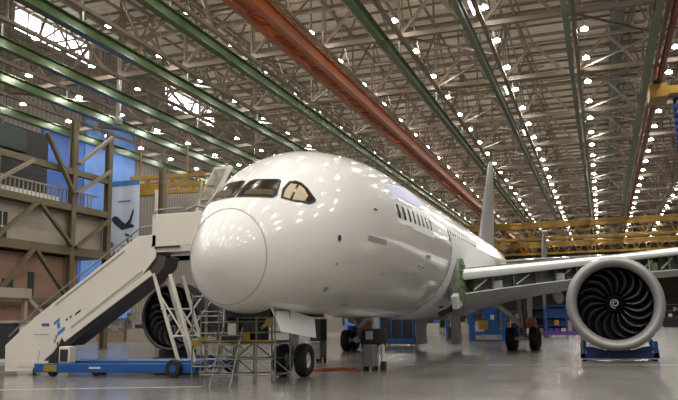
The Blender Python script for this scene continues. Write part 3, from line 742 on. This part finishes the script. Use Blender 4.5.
# engines
def engine(cx, cy, cz, cowled):
    if cowled:
        prf = [(.55, 1.385), (.35, 1.39), (.18, 1.43), (.06, 1.50), (0, 1.585), (.03, 1.66), (.12, 1.715), (.3, 1.76)]
        e = MB().lathe(prf, (cx, cy, cz), n=72).build('engine', M['lip'], plane, True)
        MB().lathe([(.3, 1.76), (.7, 1.805), (1.3, 1.83), (2.4, 1.82), (3.4, 1.72), (4.3, 1.52), (4.8, 1.36), (4.8, 1.3), (4.0, 1.3)], (cx, cy, cz), n=64).build('nacelle_cowl', M['cowl'], e, True)
        MB().lathe([(.55, 1.385), (.8, 1.40), (1.15, 1.42), (1.7, 1.42)], (cx, cy, cz), n=64).build('inlet_liner', M['liner'], e, True)
        fy, R = cy + .95, 1.41
        m = MB(); m.lathe([(4.3, 1.05), (5.2, .8), (5.9, .55), (6.5, .1)], (cx, cy, cz), n=40); m.build('exhaust_plug', M['darkmetal'], e, True)
        ZP = [(15.6, 3.8, 4.06), (17, 3.7, 4.14), (19, 3.5, 4.28), (21.5, 3.4, 4.45), (24.5, 3.8, 4.5)]
        m = MB(); rings = []
        for y, zb_, zt2 in ZP:
            wd = .28; rings.append([(cx - wd, y, zb_), (cx - wd * .8, y, zt2 - .1), (cx, y, zt2), (cx + wd * .8, y, zt2 - .1), (cx + wd, y, zb_)])
        m.loft(rings); m.build('pylon', M['cowl'], e, 'auto')
    else:
        prf = [(.1, 1.40), (.0, 1.42), (-.03, 1.47), (0, 1.535), (.15, 1.55), (.7, 1.55), (.75, 1.60), (.85, 1.60), (.9, 1.55), (1.3, 1.52), (1.6, 1.40), (1.6, 1.35)]
        e = MB().lathe(prf, (cx, cy, cz), n=64).build('engine', M['fanblack'], plane, True)
        fy, R = cy + .25, 1.41
        m = MB(); m.lathe([(1.2, 1.2), (2.6, 1.1), (3.6, .9), (4.6, .8), (5.4, .3)], (cx, cy, cz), n=40); m.build('core', M['darkmetal'], e, True)
        m = MB()
        for k in range(3): m.bar((cx - .5 + .5 * k, cy + 1.5, cz + 1.3), (cx - .5 + .5 * k, cy + 6, 3.4), .12)
        m.bar((cx, cy + 3, cz + 1.0), (cx, cy + 8.0, 3.9), .5, .7); m.build('pylon', M['steelgrey'], e)
    MB().lathe([(.85, .01), (.85, R + .0)], (cx, fy, cz), n=48).build('fan_back_disc', M['fanblack'], e)
    NB = 18
    for b in range(NB):
        rings = []
        for i in range(9):
            f = i / 8; r = .34 + (R - .36) * f
            sw = -.16 * math.sin(PI * f * .9) + .30 * f * f       # sweep of the blade along its span
            stag = math.radians(28 + 34 * f); chd = .44 + .34 * math.sin(PI * min(1, f * .7 + .1))
            a0 = 2 * PI * b / NB + sw
            row = []
            for q in range(5):
                u = q / 4 - .5; dt = u * chd * math.sin(stag); dy = u * chd * math.cos(stag) + .05 * (1 - 4 * u * u)
                a = a0 + dt / r
                row.append((cx + r * math.cos(a), fy + .28 + dy - .12 * f, cz + r * math.sin(a)))
            rings.append(row)
        MB().loft(rings, closed=False).build('fan_blade', M['fanblade'], e, True, solid=.018)
    sp = [(-.28, .005), (-.24, .06), (-.12, .17), (.02, .27), (.14, .34), (.30, .38)]
    so = MB().lathe(sp, (cx, fy, cz), n=32).build('spinner', M['fanblack'], e, True)
    pts = []
    for k in range(60):
        t_ = k / 59; rr = .045 + .135 * t_; a = 2 * PI * 1.6 * t_ + 1
        yy = -.26 + .29 * ((rr - .04) / .24) ** 1.0 * .92
        pts.append((cx + rr * math.cos(a), fy + yy - .03, cz + rr * math.sin(a)))
    MB().tube(pts, .016, 6).build('spinner_spiral', M['offwhite'], so, True)
    return e
engine(9.75, 13.47, 2.21, True)
engine(-9.72, 14.0, 2.06, False)

# landing gear
def wheel(parent, x, y, r, wd, hub='wheelhub'):
    m = MB(); n = 28; h = wd / 2
    m.lathe([(-h * .55, r * .48), (-h * .9, r * .56), (-h, r * .75), (-h * .82, r * .93), (-h * .45, r), (h * .45, r), (h * .82, r * .93), (h, r * .75), (h * .9, r * .56), (h * .55, r * .48)], (x, y, r), 'x', n)
    m.k = 1
    m.lathe([(-h * .3, .001), (-h * .45, r * .2), (-h * .3, r * .25), (-h * .35, r * .42), (-h * .62, r * .47), (-h * .6, r * .5)], (x, y, r), 'x', n)
    m.lathe([(h * .3, .001), (h * .45, r * .2), (h * .3, r * .25), (h * .35, r * .42), (h * .62, r * .47), (h * .6, r * .5)], (x, y, r), 'x', n)
    return m.build('wheel', [M['black'], M[hub]], parent, 'auto')
m = MB(); m.tube([(0, 5.5, .5), (0, 5.55, 1.2), (0, 5.6, 2.6)], [.11, .12, .17], 14); m.tube([(-.5, 5.4, .508), (.5, 5.4, .508)], .075, 10); m.box(-.1, .1, 5.3, 5.6, .4, .66)
m.tube([(0, 5.5, .8), (0, 5.2, 1.05), (0, 5.35, 1.35)], .05, 8); m.tube([(0, 5.6, 1.5), (0, 7.2, 2.3)], .07, 8)
ng = m.build('nose_gear', M['alloy'], plane, 'auto')
wheel(ng, .36, 5.4, .508, .40); wheel(ng, -.36, 5.4, .508, .40)
MB().tube([(-.2, 5.2, 1.45), (.2, 5.2, 1.45)], .06, 8).build('taxi_light', M['offwhite'], ng)
MB().add([(.72, 2.05, 2.15), (.80, 5.2, 1.80), (.92, 5.0, 1.19), (.90, 2.35, 1.42), (.68, 2.05, 2.15), (.76, 5.2, 1.80), (.88, 5.0, 1.19), (.86, 2.35, 1.42)], [(0, 1, 2, 3), (7, 6, 5, 4), (0, 4, 5, 1), (1, 5, 6, 2), (2, 6, 7, 3), (3, 7, 4, 0)]).build('nose_gear_door', M['fairing'], plane)
MB().add([(-.72, 2.05, 2.15), (-.80, 5.2, 1.80), (-.92, 5.0, 1.19), (-.90, 2.35, 1.42), (-.68, 2.05, 2.15), (-.76, 5.2, 1.80), (-.88, 5.0, 1.19), (-.86, 2.35, 1.42)], [(0, 1, 2, 3), (7, 6, 5, 4), (0, 4, 5, 1), (1, 5, 6, 2), (2, 6, 7, 3), (3, 7, 4, 0)]).build('nose_gear_door', M['fairing'], plane)
MB().box(-.66, .66, 2.1, 6.4, 1.84, 2.3).build('nose_gear_bay', M['dark'], plane)
for s in (1, -1):
    X = 4.9 * s
    m = MB(); m.tube([(X, 28, .75), (X, 28.05, 1.7), (X - .1 * s, 28.1, 3.3)], [.17, .2, .26], 14); m.bar((X, 27.2, .66), (X, 28.8, .66), .26, .3)
    for yy in (27.27, 28.73): m.tube([(X - .7, yy, .635), (X + .7, yy, .635)], .09, 10)
    m.tube([(X, 27.7, 1.2), (X, 26.3, 3.1)], .09, 8); m.tube([(X, 27.85, .9), (X, 27.45, 1.2), (X, 27.8, 1.6)], .07, 8)
    mg = m.build('main_gear', M['alloy'], plane, 'auto')
    for yy in (27.27, 28.73):
        for dx in (-.64, .64): wheel(mg, X + dx, yy, .635, .5, 'alloy')
    MB().add([(X + .45 * s, 26.3, 3.3), (X + .52 * s, 28.9, 3.4), (X + .42 * s, 28.6, 1.55), (X + .38 * s, 26.9, 1.75), (X + .50 * s, 26.3, 3.3), (X + .57 * s, 28.9, 3.4), (X + .47 * s, 28.6, 1.55), (X + .43 * s, 26.9, 1.75)],
             [(0, 1, 2, 3), (7, 6, 5, 4), (0, 4, 5, 1), (1, 5, 6, 2), (2, 6, 7, 3), (3, 7, 4, 0)]).build('leg_door', M['fairing'], mg)
    MB().tube([(X - .05 * s, 27.6, 1.35), (X - 1.75 * s, 27.2, 3.0)], [.14, .2], 10).build('side_brace', M['fairing'], mg, True)
    MB().tube([(X, 27.55, 1.2), (X + .05, 27.4, 2.4), (X - .15, 27.5, 3.2)], [.06, .05, .05], 8).build('hydraulic_line', M['dark'], mg, True)
    MB().box(X - .62, X - .2, 27.5, 27.95, 1.15, 1.5).build('brake_lines', M['blue'], mg)
    MB().box(X + .2, X + .75, 27.5, 27.95, 1.2, 1.8).build('warning_cover', M['orangebarrel'], mg)
    m = MB(); rings = []
    for k in range(7):
        f = k / 6; z = 1.95 - 1.6 * f; dx = .1 * math.sin(PI * f); rings.append([(s * (.95 + dx), 26.4 + .2 * f, z), (s * (1.0 + dx), 26.4 + .2 * f, z), (s * (1.0 + dx), 29.6 - .4 * f, z), (s * (.95 + dx), 29.6 - .4 * f, z)])
    m.loft(rings); m.build('main_gear_door', M['fairing'], plane, 'auto')

# open cabin door on the far side
m = MB(); rings = []
for k in range(9):
    f = k / 8; z = 5.55 + 1.55 * f; x = -3.95 + .72 * f ** 1.3
    rings.append([(x, 6.1, z), (x + .62, 6.1, z - .0), (x + .62, 6.3, z), (x, 6.3, z)])
m.loft(rings); dd_ = m.build('cabin_door', M['stairwhite'], plane, 'auto')
m = MB(); rings = []
for k in range(9):
    f = .06 + .88 * k / 8; z = 5.55 + 1.55 * f; x = -3.95 + .72 * f ** 1.3
    rings.append([(x + .1, 6.05, z), (x + .5, 6.05, z), (x + .5, 6.1, z), (x + .1, 6.1, z)])
m.loft(rings); m.box(-3.70, -3.45, 5.98, 6.06, 5.95, 6.02).box(-3.5, -3.2, 5.98, 6.06, 6.45, 6.5).box(-3.72, -3.66, 5.99, 6.06, 5.9, 6.6)
m.build('door_lining', M['greendoor'], dd_)

# ------------------------------------------------------------------ passenger stairs
st = thing('passenger_stairs', 'white mobile passenger stairs on a blue wheeled base beside the nose', 'stairs', (0, 0, 0))
YN, YS = 5.2, 6.25
for y0, y1 in ((YN, YN + .07), (YS - .07, YS)):
    MB().prism([(-11.08, .12), (-11.12, 1.05), (-9.86, 2.03), (-5.68, 4.70), (-4.95, 4.72), (-4.95, 3.95), (-5.45, 3.38), (-7.7, 1.94), (-8.6, 1.36), (-9.0, .8), (-9.4, .5), (-9.9, .12)], y0, y1).build('side_panel', M['stairwhite'], st, bevel=.02)
m = MB()
for k in range(18):
    x = -10.9 + k * .315; z = .35 + k * .228; m.box(x, x + .34, YN + .07, YS - .07, z, z + .05); m.box(x + .3, x + .34, YN + .07, YS - .07, z, z + .22)
m.build('steps', M['steelgrey'], st)
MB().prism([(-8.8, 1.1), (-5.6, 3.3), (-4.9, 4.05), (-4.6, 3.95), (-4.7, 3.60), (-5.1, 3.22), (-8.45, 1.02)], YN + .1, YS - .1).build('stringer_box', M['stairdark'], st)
m = MB(); m.bar((-8.55, YN - .04, 1.24), (-5.1, YN - .04, 3.42), .08, .2); m.build('lower_stringer', M['stairwhite'], st)
m = MB(); m.bar((-8.3, YN - .012, 1.64), (-5.45, YN - .012, 3.50), .02, .05); m.bar((-9.0, YN - .012, 3.0 - .55), (-6.2, YN - .012, 4.22), .02, .04); m.build('panel_seam', M['seam'], st)
for yy in (YN + .03, YS - .03):
    MB().tube([(-11.0, yy, 1.35), (-9.8, yy, 2.32), (-5.6, yy, 5.0), (-5.1, yy, 5.05)], .03, 8).build('handrail', M['steelgrey'], st)
MB().box(-5.15, -3.0, YN + .05, YS - .05, 4.12, 4.26).build('platform', M['stairwhite'], st)
MB().box(-5.12, -2.95, YN, YN + .06, 4.30, 5.42).build('platform_panel', M['stairwhite'], st, bevel=.02)
MB().box(-5.12, -5.06, YN, YS, 4.30, 4.4).build('threshold', M['steelgrey'], st)
MB().box(-5.12, -3.3, YS - .06, YS, 4.30, 5.42).build('platform_panel', M['stairwhite'], st, bevel=.02)
m = MB(); m.tube([(-5.05, YN + .03, 5.3), (-5.0, YN + .03, 5.52), (-4.8, YN + .03, 5.58), (-3.95, YN + .03, 5.58)], .035, 8); m.tube([(-3.8, YN + .03, 5.5), (-3.4, YN + .03, 5.62), (-2.95, YN + .03, 5.5)], .05, 8)
m.build('top_rail', M['steelgrey'], st)
MB().box(-5.0, -4.0, YN - .02, YN, 4.24, 4.30).build('panel_slot', M['black'], st)
for (p, q) in (((-5.10, 3.40), (-4.05, .42)), ((-4.45, 3.35), (-3.45, .45))):
    for yy in (YN + .12, YS - .12): MB().tube([(p[0], yy, p[1]), (q[0], yy, q[1])], .065, 10).build('support_leg', M['stairwhite'], st)
m = MB()
for yy in (YN + .12, YS - .12):
    m.tube([(-4.85, yy, 2.7), (-3.7, yy, 1.1)], .03, 6); m.tube([(-4.3, yy, 1.2), (-3.2, yy, 2.6)], .03, 6); m.tube([(-4.35, yy, 1.3), (-3.75, yy, 1.3)], .03, 6)
m.tube([(-4.7, YN, 2.2), (-4.1, YS, 2.2)], .03, 6); m.build('cross_braces', M['stairwhite'], st)
m = MB(); m.box(-9.25, -3.0, 4.55, 4.75, .14, .44).box(-9.25, -3.0, 6.95, 7.15, .2, .46).box(-9.25, -9.0, 4.7, 7, .16, .42).box(-3.3, -3.0, 4.7, 7, .2, .44).box(-6.1, -5.9, 4.7, 7, .16, .4)
m.box(-8.2, -3.1, 5.3, 6.8, .38, .5); m.build('base_frame', M['blue'], st, bevel=.02)
MB().box(-8.85, -8.3, 4.53, 4.56, .18, .40).build('warning_plate', M['yellow'], st)
MB().box(-7.0, -6.55, 4.54, 4.55, .27, .33).build('serial_mark', M['offwhite'], st)
m = MB(); m.box(-8.45, -8.0, 4.8, 5.15, .44, 1.0); m.build('pump_box', M['stairwhite'], st, bevel=.03)
MB().box(-8.38, -8.07, 4.78, 4.81, .5, .9).build('pump_opening', M['dark'], st)
for (x, y, r) in ((-3.75, 4.5, .29), (-3.1, 7.2, .29), (-8.6, 4.75, .17), (-8.3, 7.05, .17), (-7.2, 5.2, .14)):
    m = MB(); h = .09; m.lathe([(-h, r * .45), (-h, r * .9), (-h * .7, r), (h * .7, r), (h, r * .9), (h, r * .45)], (x, y, r), 'y', 20); m.k = 1; m.lathe([(-h * .8, .001), (-h * .9, r * .5)], (x, y, r), 'y', 16); m.lathe([(h * .8, .001), (h * .9, r * .5)], (x, y, r), 'y', 16)
    m.build('wheel', [M['black'], M['blue'] if r > .2 else M['darkmetal']], st, 'auto')
m = MB(); m.box(-10.5, -9.2, YN - .02, YN + .02, .3, .5); m.bar((-9.75, YN, .1), (-9.6, YN, .9), .06); m.build('foot_jack', M['stairwhite'], st)
MB().tube([(-9.72, YN - .05, 0), (-9.72, YN - .05, .25)], .06, 8).build('jack_foot', M['darkmetal'], st)
m = MB()
def tilted(m, x, z, l, h, sk=.0):
    c, s = .82, .57; m.add([(x, YN - .006, z), (x + l * c, YN - .006, z + l * s), (x + l * c - h * s * .3, YN - .006, z + l * s + h), (x - h * s * .3, YN - .006, z + h)], [(0, 1, 2, 3)])
tilted(m, -9.02, 1.72, .30, .10); tilted(m, -8.86, 1.58, .13, .20); tilted(m, -8.84, 1.36, .36, .12); m.build('operator_logo', M['blueprint'], st)
m = MB()
for (x, z, l) in ((-8.52, 1.86, .09), (-8.36, 1.95, .09), (-8.14, 2.04, .28)): tilted(m, x, z, l, .07)
for (x, z) in ((-8.98, 1.12), (-8.86, 1.02), (-8.93, 1.26), (-8.72, 1.1)): m.box(x, x + .05, YN - .006, YN - .004, z, z + .13)
m.build('stencil_marks', M['navyprint'], st)
MB().box(-9.55, -9.22, YN - .008, YN - .004, 1.70, 1.80).build('purple_tag', M['purple'], st)
MB().box(-9.85, -9.2, YN - .008, YN - .004, 1.40, 1.43).build('stencil_line', M['seam'], st)

# ------------------------------------------------------------------ work platform in front of the nose gear
wp = thing('work_platform', 'grey tube work platform with decks under the nose', 'platform', (0, 0, 0))
xs4 = (-1.5, -.93, -.35, .22, .78)
for x in xs4:
    for y in (2.2, 3.25): MB().tube([(x, y, 0), (x, y, 2.05)], .024, 8).build('post', M['steelgrey'], wp)
m = MB()
for y in (2.2, 3.25):
    for z in (.25, .68, 1.1, 1.4, 1.7, 2.0): m.tube([(-1.5, y, z), (.78, y, z)], .02, 6)
for x in (-1.5, .78):
    for z in (.25, 1.1, 1.6, 2.0): m.tube([(x, 2.2, z), (x, 3.25, z)], .02, 6)
m.build('rails', M['steelgrey'], wp)
for y in (2.2, 3.25):
    m = MB(); m.tube([(-1.5, y, .25), (-.35, y, 1.1)], .018, 6); m.tube([(-.35, y, 1.1), (.78, y, .25)], .018, 6); m.tube([(-1.5, y, 1.1), (-.35, y, .25)], .018, 6)
    m.build('brace', M['steelgrey'], wp)
MB().box(-1.5, .78, 2.2, 3.25, 1.12, 1.17).build('deck', M['darkmetal'], wp)
m = MB(); m.box(-1.5, .78, 2.17, 2.2, 1.15, 1.2).box(-.25, .05, 2.14, 2.16, 1.15, 1.42).box(-1.55, -1.35, 2.14, 2.16, 1.17, 1.3); m.build('toe_board', M['yellow'], wp)
MB().box(-.62, -.36, 2.12, 2.15, 1.33, 1.66).build('notice_sheet', M['offwhite'], wp)
lad = thing('step_ladder', 'slim grey access ladder leaning at the work platform under the nose', 'ladder', (-.45, 1.7, 0))
for x in (-.3, .3): MB().tube([(x, -.35, 0), (x, .42, 1.55)], .022, 8).build('stile', M['steelgrey'], lad)
for k in range(5): MB().box(-.3, .3, -.35 + .135 * k + .05, -.35 + .135 * k + .18, .24 + .27 * k, .27 + .27 * k).build('tread', M['steelgrey'], lad)
sp_ = thing('maintenance_stand', 'cluster of upright grey rails on a stand behind the stairs wheel', 'stand', (-2.08, 3.6, 0))
for x in (-.5, 0, .5):
    for y in (0, .8): MB().tube([(x, y, 0), (x, y, 2.55)], .026, 8).build('post', M['steelgrey'], sp_)
m = MB()
for z in (.4, 1.2, 1.9, 2.5):
    for y in (0, .8): m.tube([(-.5, y, z), (.5, y, z)], .022, 6)
    for x in (-.5, .5): m.tube([(x, 0, z), (x, .8, z)], .022, 6)
m.build('rails', M['steelgrey'], sp_); MB().box(-.5, .5, 0, .8, 1.22, 1.26).build('deck', M['steelgrey'], sp_)
MB().box(-.5, -.2, -.04, 0, 1.0, 1.2).build('yellow_step', M['yellow'], sp_)
tw = thing('tow_bar_unit', 'dark steering unit on the platform beside the nose gear', 'machine', (0, 2.3, 1.17))
MB().box(-1.1, .25, .05, .7, 0, .62).build('body', M['darkmetal'], tw, bevel=.04); MB().tube([(.1, .3, .3), (.62, -.12, .5)], .05, 8).build('arm', M['alloy'], tw)
MB().lathe([(-.02, .001), (-.02, .12), (.02, .13), (.02, .001)], (.62, -.14, .5), 'y', 20).build('yellow_disc', M['yellow'], tw)

# ------------------------------------------------------------------ engine cradle
ec = thing('engine_cradle', 'low blue cradle under the near engine', 'cradle', (9.78, 14.9, 0))
m = MB(); m.box(-1.45, 1.45, 0, .12, .1, .32).box(-1.45, 1.45, 3.2, 3.32, .1, .3).box(-1.45, -1.25, 0, 3.3, .1, .3).box(1.25, 1.45, 0, 3.3, .1, .3); m.build('base_frame', M['darkblue'], ec, bevel=.02)
m = MB().box(-1.46, 1.46, -.02, .1, .06, .10); m.build('kick_strip', M['offwhite'], ec)
for x in (-1.35, 1.35):
    for y in (.06, 3.2): MB().box(x - .08, x + .08, y - .06, y + .06, .3, .75).build('post', M['blue'], ec)
m = MB(); m.prism([(-1.2, .3), (-1.2, .55), (-.9, .52), (-.5, .40), (.5, .40), (.9, .52), (1.2, .55), (1.2, .3)], .1, .35); m.build('saddle', M['darkblue'], ec)
for x in (-1.3, 1.3):
    for y in (.2, 3.1): MB().lathe([(-.05, .001), (-.05, .06), (.05, .06), (.05, .001)], (x, y, .06), 'x', 12).build('castor', M['black'], ec)
MB().box(-1.38, -1.32, -.04, -.01, .3, .95).build('yellow_pin', M['yellow'], ec)
ec2 = thing('engine_cradle', 'dark cradle under the far engine behind the stairs', 'cradle', (-9.7, 14.3, 0))
MB().box(-1.1, 1.3, 0, 2.2, .0, .22).build('base_frame', M['dark'], ec2, bevel=.02); MB().box(-.9, .9, .2, .5, .2, .56).build('saddle', M['dark'], ec2)

# ------------------------------------------------------------------ carts and stands behind the aircraft
def cart(name, lab, cat, loc, sx_, sy_, sz, body, extra=None):
    t = thing(name, lab, cat, loc)
    MB().box(-sx_, sx_, -sy_, sy_, .14, sz).build('body', M[body], t, bevel=.03)
    for x in (-sx_ * .8, sx_ * .8):
        for y in (-sy_ * .7, sy_ * .7): MB().lathe([(-.04, .001), (-.04, .09), (.04, .09), (.04, .001)], (x, y, .09), 'x', 12).build('castor', M['black'], t)
    return t
t = cart('equipment_cart', 'grey cabinet with a small monitor and black trolley frame on the open floor', 'cart', (1.62, 8.4, 0), .2, .22, .88, 'steelgrey')
MB().box(-.12, .12, -.1, -.04, 1.06, 1.34).build('monitor', M['screen'], t); MB().bar((0, 0, .88), (0, 0, 1.2), .06).build('monitor_post', M['darkmetal'], t)
MB().box(-.3, .5, .25, .55, .85, 1.42).build('tool_bag', M['dark'], t, bevel=.06); m = MB(); m.tube([(.38, .3, 0), (.38, .3, 1.3)], .05, 8); m.build('frame_post', M['offwhite'], t)
MB().box(.28, .46, .2, .4, 0.0, .3).build('frame_foot', M['dark'], t)
t = cart('power_cart', 'dark power cart with grey lower box behind the nose wheels', 'cart', (-2.45, 14.2, 0), .22, .4, .9, 'steelgrey')
MB().box(-.25, .25, -.4, .4, .9, 1.85).build('upper_box', M['dark'], t, bevel=.03)
tag(MB().tube([(-.5, 8.4, .03), (.1, 8.1, .03), (.45, 8.5, .03), (.8, 9.2, .03), (.3, 9.5, .03), (-.3, 9.0, .03), (-.6, 9.6, .03)], .035, 6).build('air_hose', M['hose'], None, True), 'orange air hose coiled on the floor behind the nose wheels', 'hose')
tag(MB().add([(-1.2, 8.0, .006), (.9, 8.4, .006), (1.0, 10.0, .006), (-1.2, 9.6, .006)], [(0, 1, 2, 3)]).build('floor_mat', M['redpaint']), 'faded red mat on the floor behind the nose wheels', 'mat')
# blue wheeled containers seen below the belly
t = cart('tool_container', 'blue wheeled container with dark curtains below the belly', 'container', (-4.7, 37, 0), 1.25, .9, .5, 'blue')
MB().box(-1.2, 1.2, -.85, .85, .5, 1.95).build('curtain', M['dark'], t); m = MB()
for x in (-1.2, -.4, .4, 1.2): m.box(x - .06, x + .06, -.92, -.84, .14, 2.0)
m.box(-1.25, 1.25, -.92, .92, 1.95, 2.05); m.build('frame', M['blue'], t)
t = cart('wheel_dolly', 'bright blue covered dolly beside the far main wheels', 'dolly', (-8.3, 38.5, 0), .8, .8, 1.1, 'blue')
MB().box(-.85, .85, -.85, .85, 1.1, 1.9).build('cover', M['skyblue'], t, bevel=.1)
# tall blue wing stand with orange placard left of the near main gear
t = thing('wing_jack_stand', 'tall blue frame stand with a yellow board left of the near main gear', 'stand', (-.2, 50, 0))
m = MB()
for x in (-1.4, 1.4): m.box(x - .22, x + .22, -.3, .3, 0, 2.6)
m.box(-1.5, 1.5, -.25, .25, .5, .8).box(-.3, .9, -.3, .3, .8, 3.0); m.bar((-1.4, 0, 2.4), (.3, 0, 3.2), .3); m.bar((1.4, 0, 2.4), (.3, 0, 3.2), .3); m.build('frame', M['blue'], t)
MB().box(-.75, .1, -.4, -.31, .95, 1.75).build('board', M['yellow'], t); MB().box(.3, .6, -.36, -.3, 1.8, 2.2).build('placard', M['offwhite'], t)
MB().box(-1.6, 1.6, -.6, .6, 0, .1).build('base', M['darkblue'], t)
t = thing('wing_jack_stand', 'slim blue stand with dark gear beside the tall blue frame stand', 'stand', (-3.6, 52, 0))
m = MB()
for x in (-.5, .5): m.box(x - .15, x + .15, -.3, .3, 0, 2.2)
m.box(-.6, .6, -.3, .3, 1.9, 2.3); m.build('frame', M['blue'], t); MB().box(-.45, .45, -.35, .2, .15, 1.2).build('winch', M['dark'], t)
MB().box(-.7, .7, -.5, .5, 0, .12).build('base', M['darkblue'], t)
# racks farther right
for k_, (x, y, b, lab, sz) in enumerate(((4.9, 62, 'blue', 'bright blue rack between the main gear and the near engine', 3.1), (7.3, 64, 'darkblue', 'dark blue rack just left of the near engine', 2.9), (2.6, 64, 'darkblue', 'dark rack with coloured bins behind the near main gear', 2.9))):
    t = thing('parts_rack', lab, 'rack', (x, y, 0), 'parts racks behind the near main gear')
    m = MB()
    for xx in (-.95, .95):
        for yy in (-.5, .5): m.box(xx - .07, xx + .07, yy - .07, yy + .07, 0, sz)
    for z in (.3, 1.1, 1.9, sz - .05): m.box(-1, 1, -.55, .55, z, z + .08)
    m.build('frame', M[b], t)
    MB().box(-.9, .9, .4, .48, .3, sz).build('back_panel', M['blue' if k_ == 0 else 'dark'], t)
    for q in range(5):
        xx = -.6 + (q % 3) * .6; z = (.38, 1.18)[q // 3]
        MB().box(xx - .22, xx + .22, -.5, .3, z, z + .5).build('bin', M[['blue', 'purple', 'offwhite', 'dark', 'orangebarrel'][(q + k_) % 5]], t)
t = thing('barrel', 'orange barrel on a low stand behind the near main wheels', 'barrel', (1.6, 55, 0))
MB().lathe([(.9, .001), (.9, .45), (1.1, .5), (1.8, .5), (2.0, .45), (2.0, .001)], (0, 0, 0), 'z', 24).build('drum', M['orangebarrel'], t, 'auto'); MB().box(-.45, .45, -.45, .45, 0, .9).build('stand', M['darkblue'], t)
t = thing('floor_barrier', 'long low purple and blue barrier behind the near main gear', 'barrier', (5.6, 59, 0))
MB().box(-2.6, 2.6, -.15, .15, .25, .6).build('rail', M['purple'], t); MB().box(-2.6, -2.4, -.2, .2, 0, .6).build('post', M['blue'], t); MB().box(2.4, 2.6, -.2, .2, 0, .6).build('post', M['blue'], t)
# rows of work benches, shelves and lockers across the far hall
kinds = ['woodbrown', 'offwhite', 'steelgrey', 'midblue', 'dark', 'beigepanel']
def bench(x, y, wd, h, c1, c2, lab):
    t = thing('storage_shelf', lab, 'shelf', (x, y, 0), 'storage shelves across the far hall')
    MB().box(-wd, wd, -.5, .5, 0, h * .42).build('lower_cabinet', M[c1], t); m = MB()
    for xx in (-wd, wd): m.box(xx - .06, xx + .06, -.45, .45, h * .42, h)
    for z in (.42, .7, .97): m.box(-wd, wd, -.45, .45, h * z, h * z + .06)
    m.build('uprights', M['steelgrey'], t)
    for q in range(4):
        xx = -wd * .75 + wd * .5 * q; zz = h * (.48 if q % 2 else .76)
        MB().box(xx - wd * .17, xx + wd * .17, -.35, .35, h * (.45 if q % 2 else .73), zz + h * .1).build('carton', M[c2 if q % 2 else kinds[q]], t)
rb = random.Random(3)
spots = [(-48.5, 64, 'off white shelf leftmost under the stairs flight'), (-44.5, 64.5, 'brown shelf second from left under the stairs flight'), (-40.5, 64, 'shelf third from left under the stairs flight'), (-36.5, 62.5, 'shelf just left of the far engine'),
         (-32, 70, 'shelf hidden behind the far engine'), (-20, 75, 'shelf between the far engine and the work platform')]
for x, y, lb in spots: bench(x, y, 1.9, rb.uniform(2.6, 3.6), rb.choice(['woodbrown', 'beigepanel']), rb.choice(['offwhite', 'steelgrey', 'dark']), lb)
for k_ in range(9):
    x = -22 + k_ * 4.6; bench(x, 100 + (k_ % 3) * 3, 2.1, rb.uniform(2.8, 4.2), rb.choice(['woodbrown', 'beigepanel', 'offwhite']), rb.choice(['offwhite', 'redblotch', 'dark', 'midblue']), 'far shelf with cartons, %s from left in the row beyond the main gear' % (['first'] + ORD[1:])[k_])
for k_ in range(4):
    x = 22.5 + k_ * 4.4; bench(x, 150 + k_ * 4, 2.0, 4.6 + k_ * .4, ['dark', 'offwhite', 'woodbrown', 'midblue'][k_], 'offwhite', 'distant shelf right of the near engine, %s from left' % (['first'] + ORD[1:])[k_])
t = thing('storage_cabin', 'off white cabin on the far floor at the right edge', 'cabin', (24.2, 118, 0))
MB().box(-1.6, 3, -1.5, 1.5, 1.2, 4.2).build('walls', M['offwhite'], t); MB().box(-1.6, 3, -1.4, 1.4, 0, 1.2).build('base', M['dark'], t); MB().box(-1.8, 3.2, -1.7, 1.7, 4.2, 4.4).build('roof', M['beigepanel'], t)
# gallery structures seen above the stairs
t = thing('side_gallery', 'grey gallery box in the side bay behind the stairs platform', 'gallery', (-36, 66, 0))
MB().box(-8, 4.5, 0, 6, 11.6, 14.6).build('walls', M['brownsteel'], t); MB().box(-8.2, 4.7, -.2, 6.2, 14.6, 15.0).build('roof', M['palegreen'], t)
for x in (-7, -2, 3): MB().box(x - .2, x + .2, .3, .7, 0, 11.6).build('leg', M['olive'], t); MB().box(-8, 4.5, -.3, 0, 9.8, 10.4).build('walkway', M['palegreen'], t)
# second aircraft's fin far down the hall
t = thing('distant_fin', 'grey tail fin of another aircraft far beyond the wing', 'aircraft tail', (2.2, 90, 0))
m = MB(); rings = []
for (z, yle, yte, th) in ((6, -4.5, 2.5, .45), (9, -2.2, 2.8, .4), (12, 0, 3.2, .3), (13.7, 1.4, 3.5, .18)):
    c = yte - yle; rings.append([(0, yle, z), (th, yle + c * .3, z), (.03, yte, z), (-.03, yte, z), (-th, yle + c * .3, z)])
m.loft(rings); m.build('fin', M['panelgrey'], t, 'auto')
m = MB(); m.loft([[(r * math.cos(a), y, zc + r * math.sin(a)) for a in [2 * PI * k / 20 for k in range(20)]] for y, r, zc in ((-6, 1.5, 6.8), (-3, 1.2, 7.0), (0, .9, 7.2), (4, .3, 7.5))]); m.build('tail_cone', M['white'], t, True)
m = MB(); m.tube([(0, -4, 0), (0, -4, 5.6)], .25, 10); m.build('support_jack', M['steelgrey'], t)
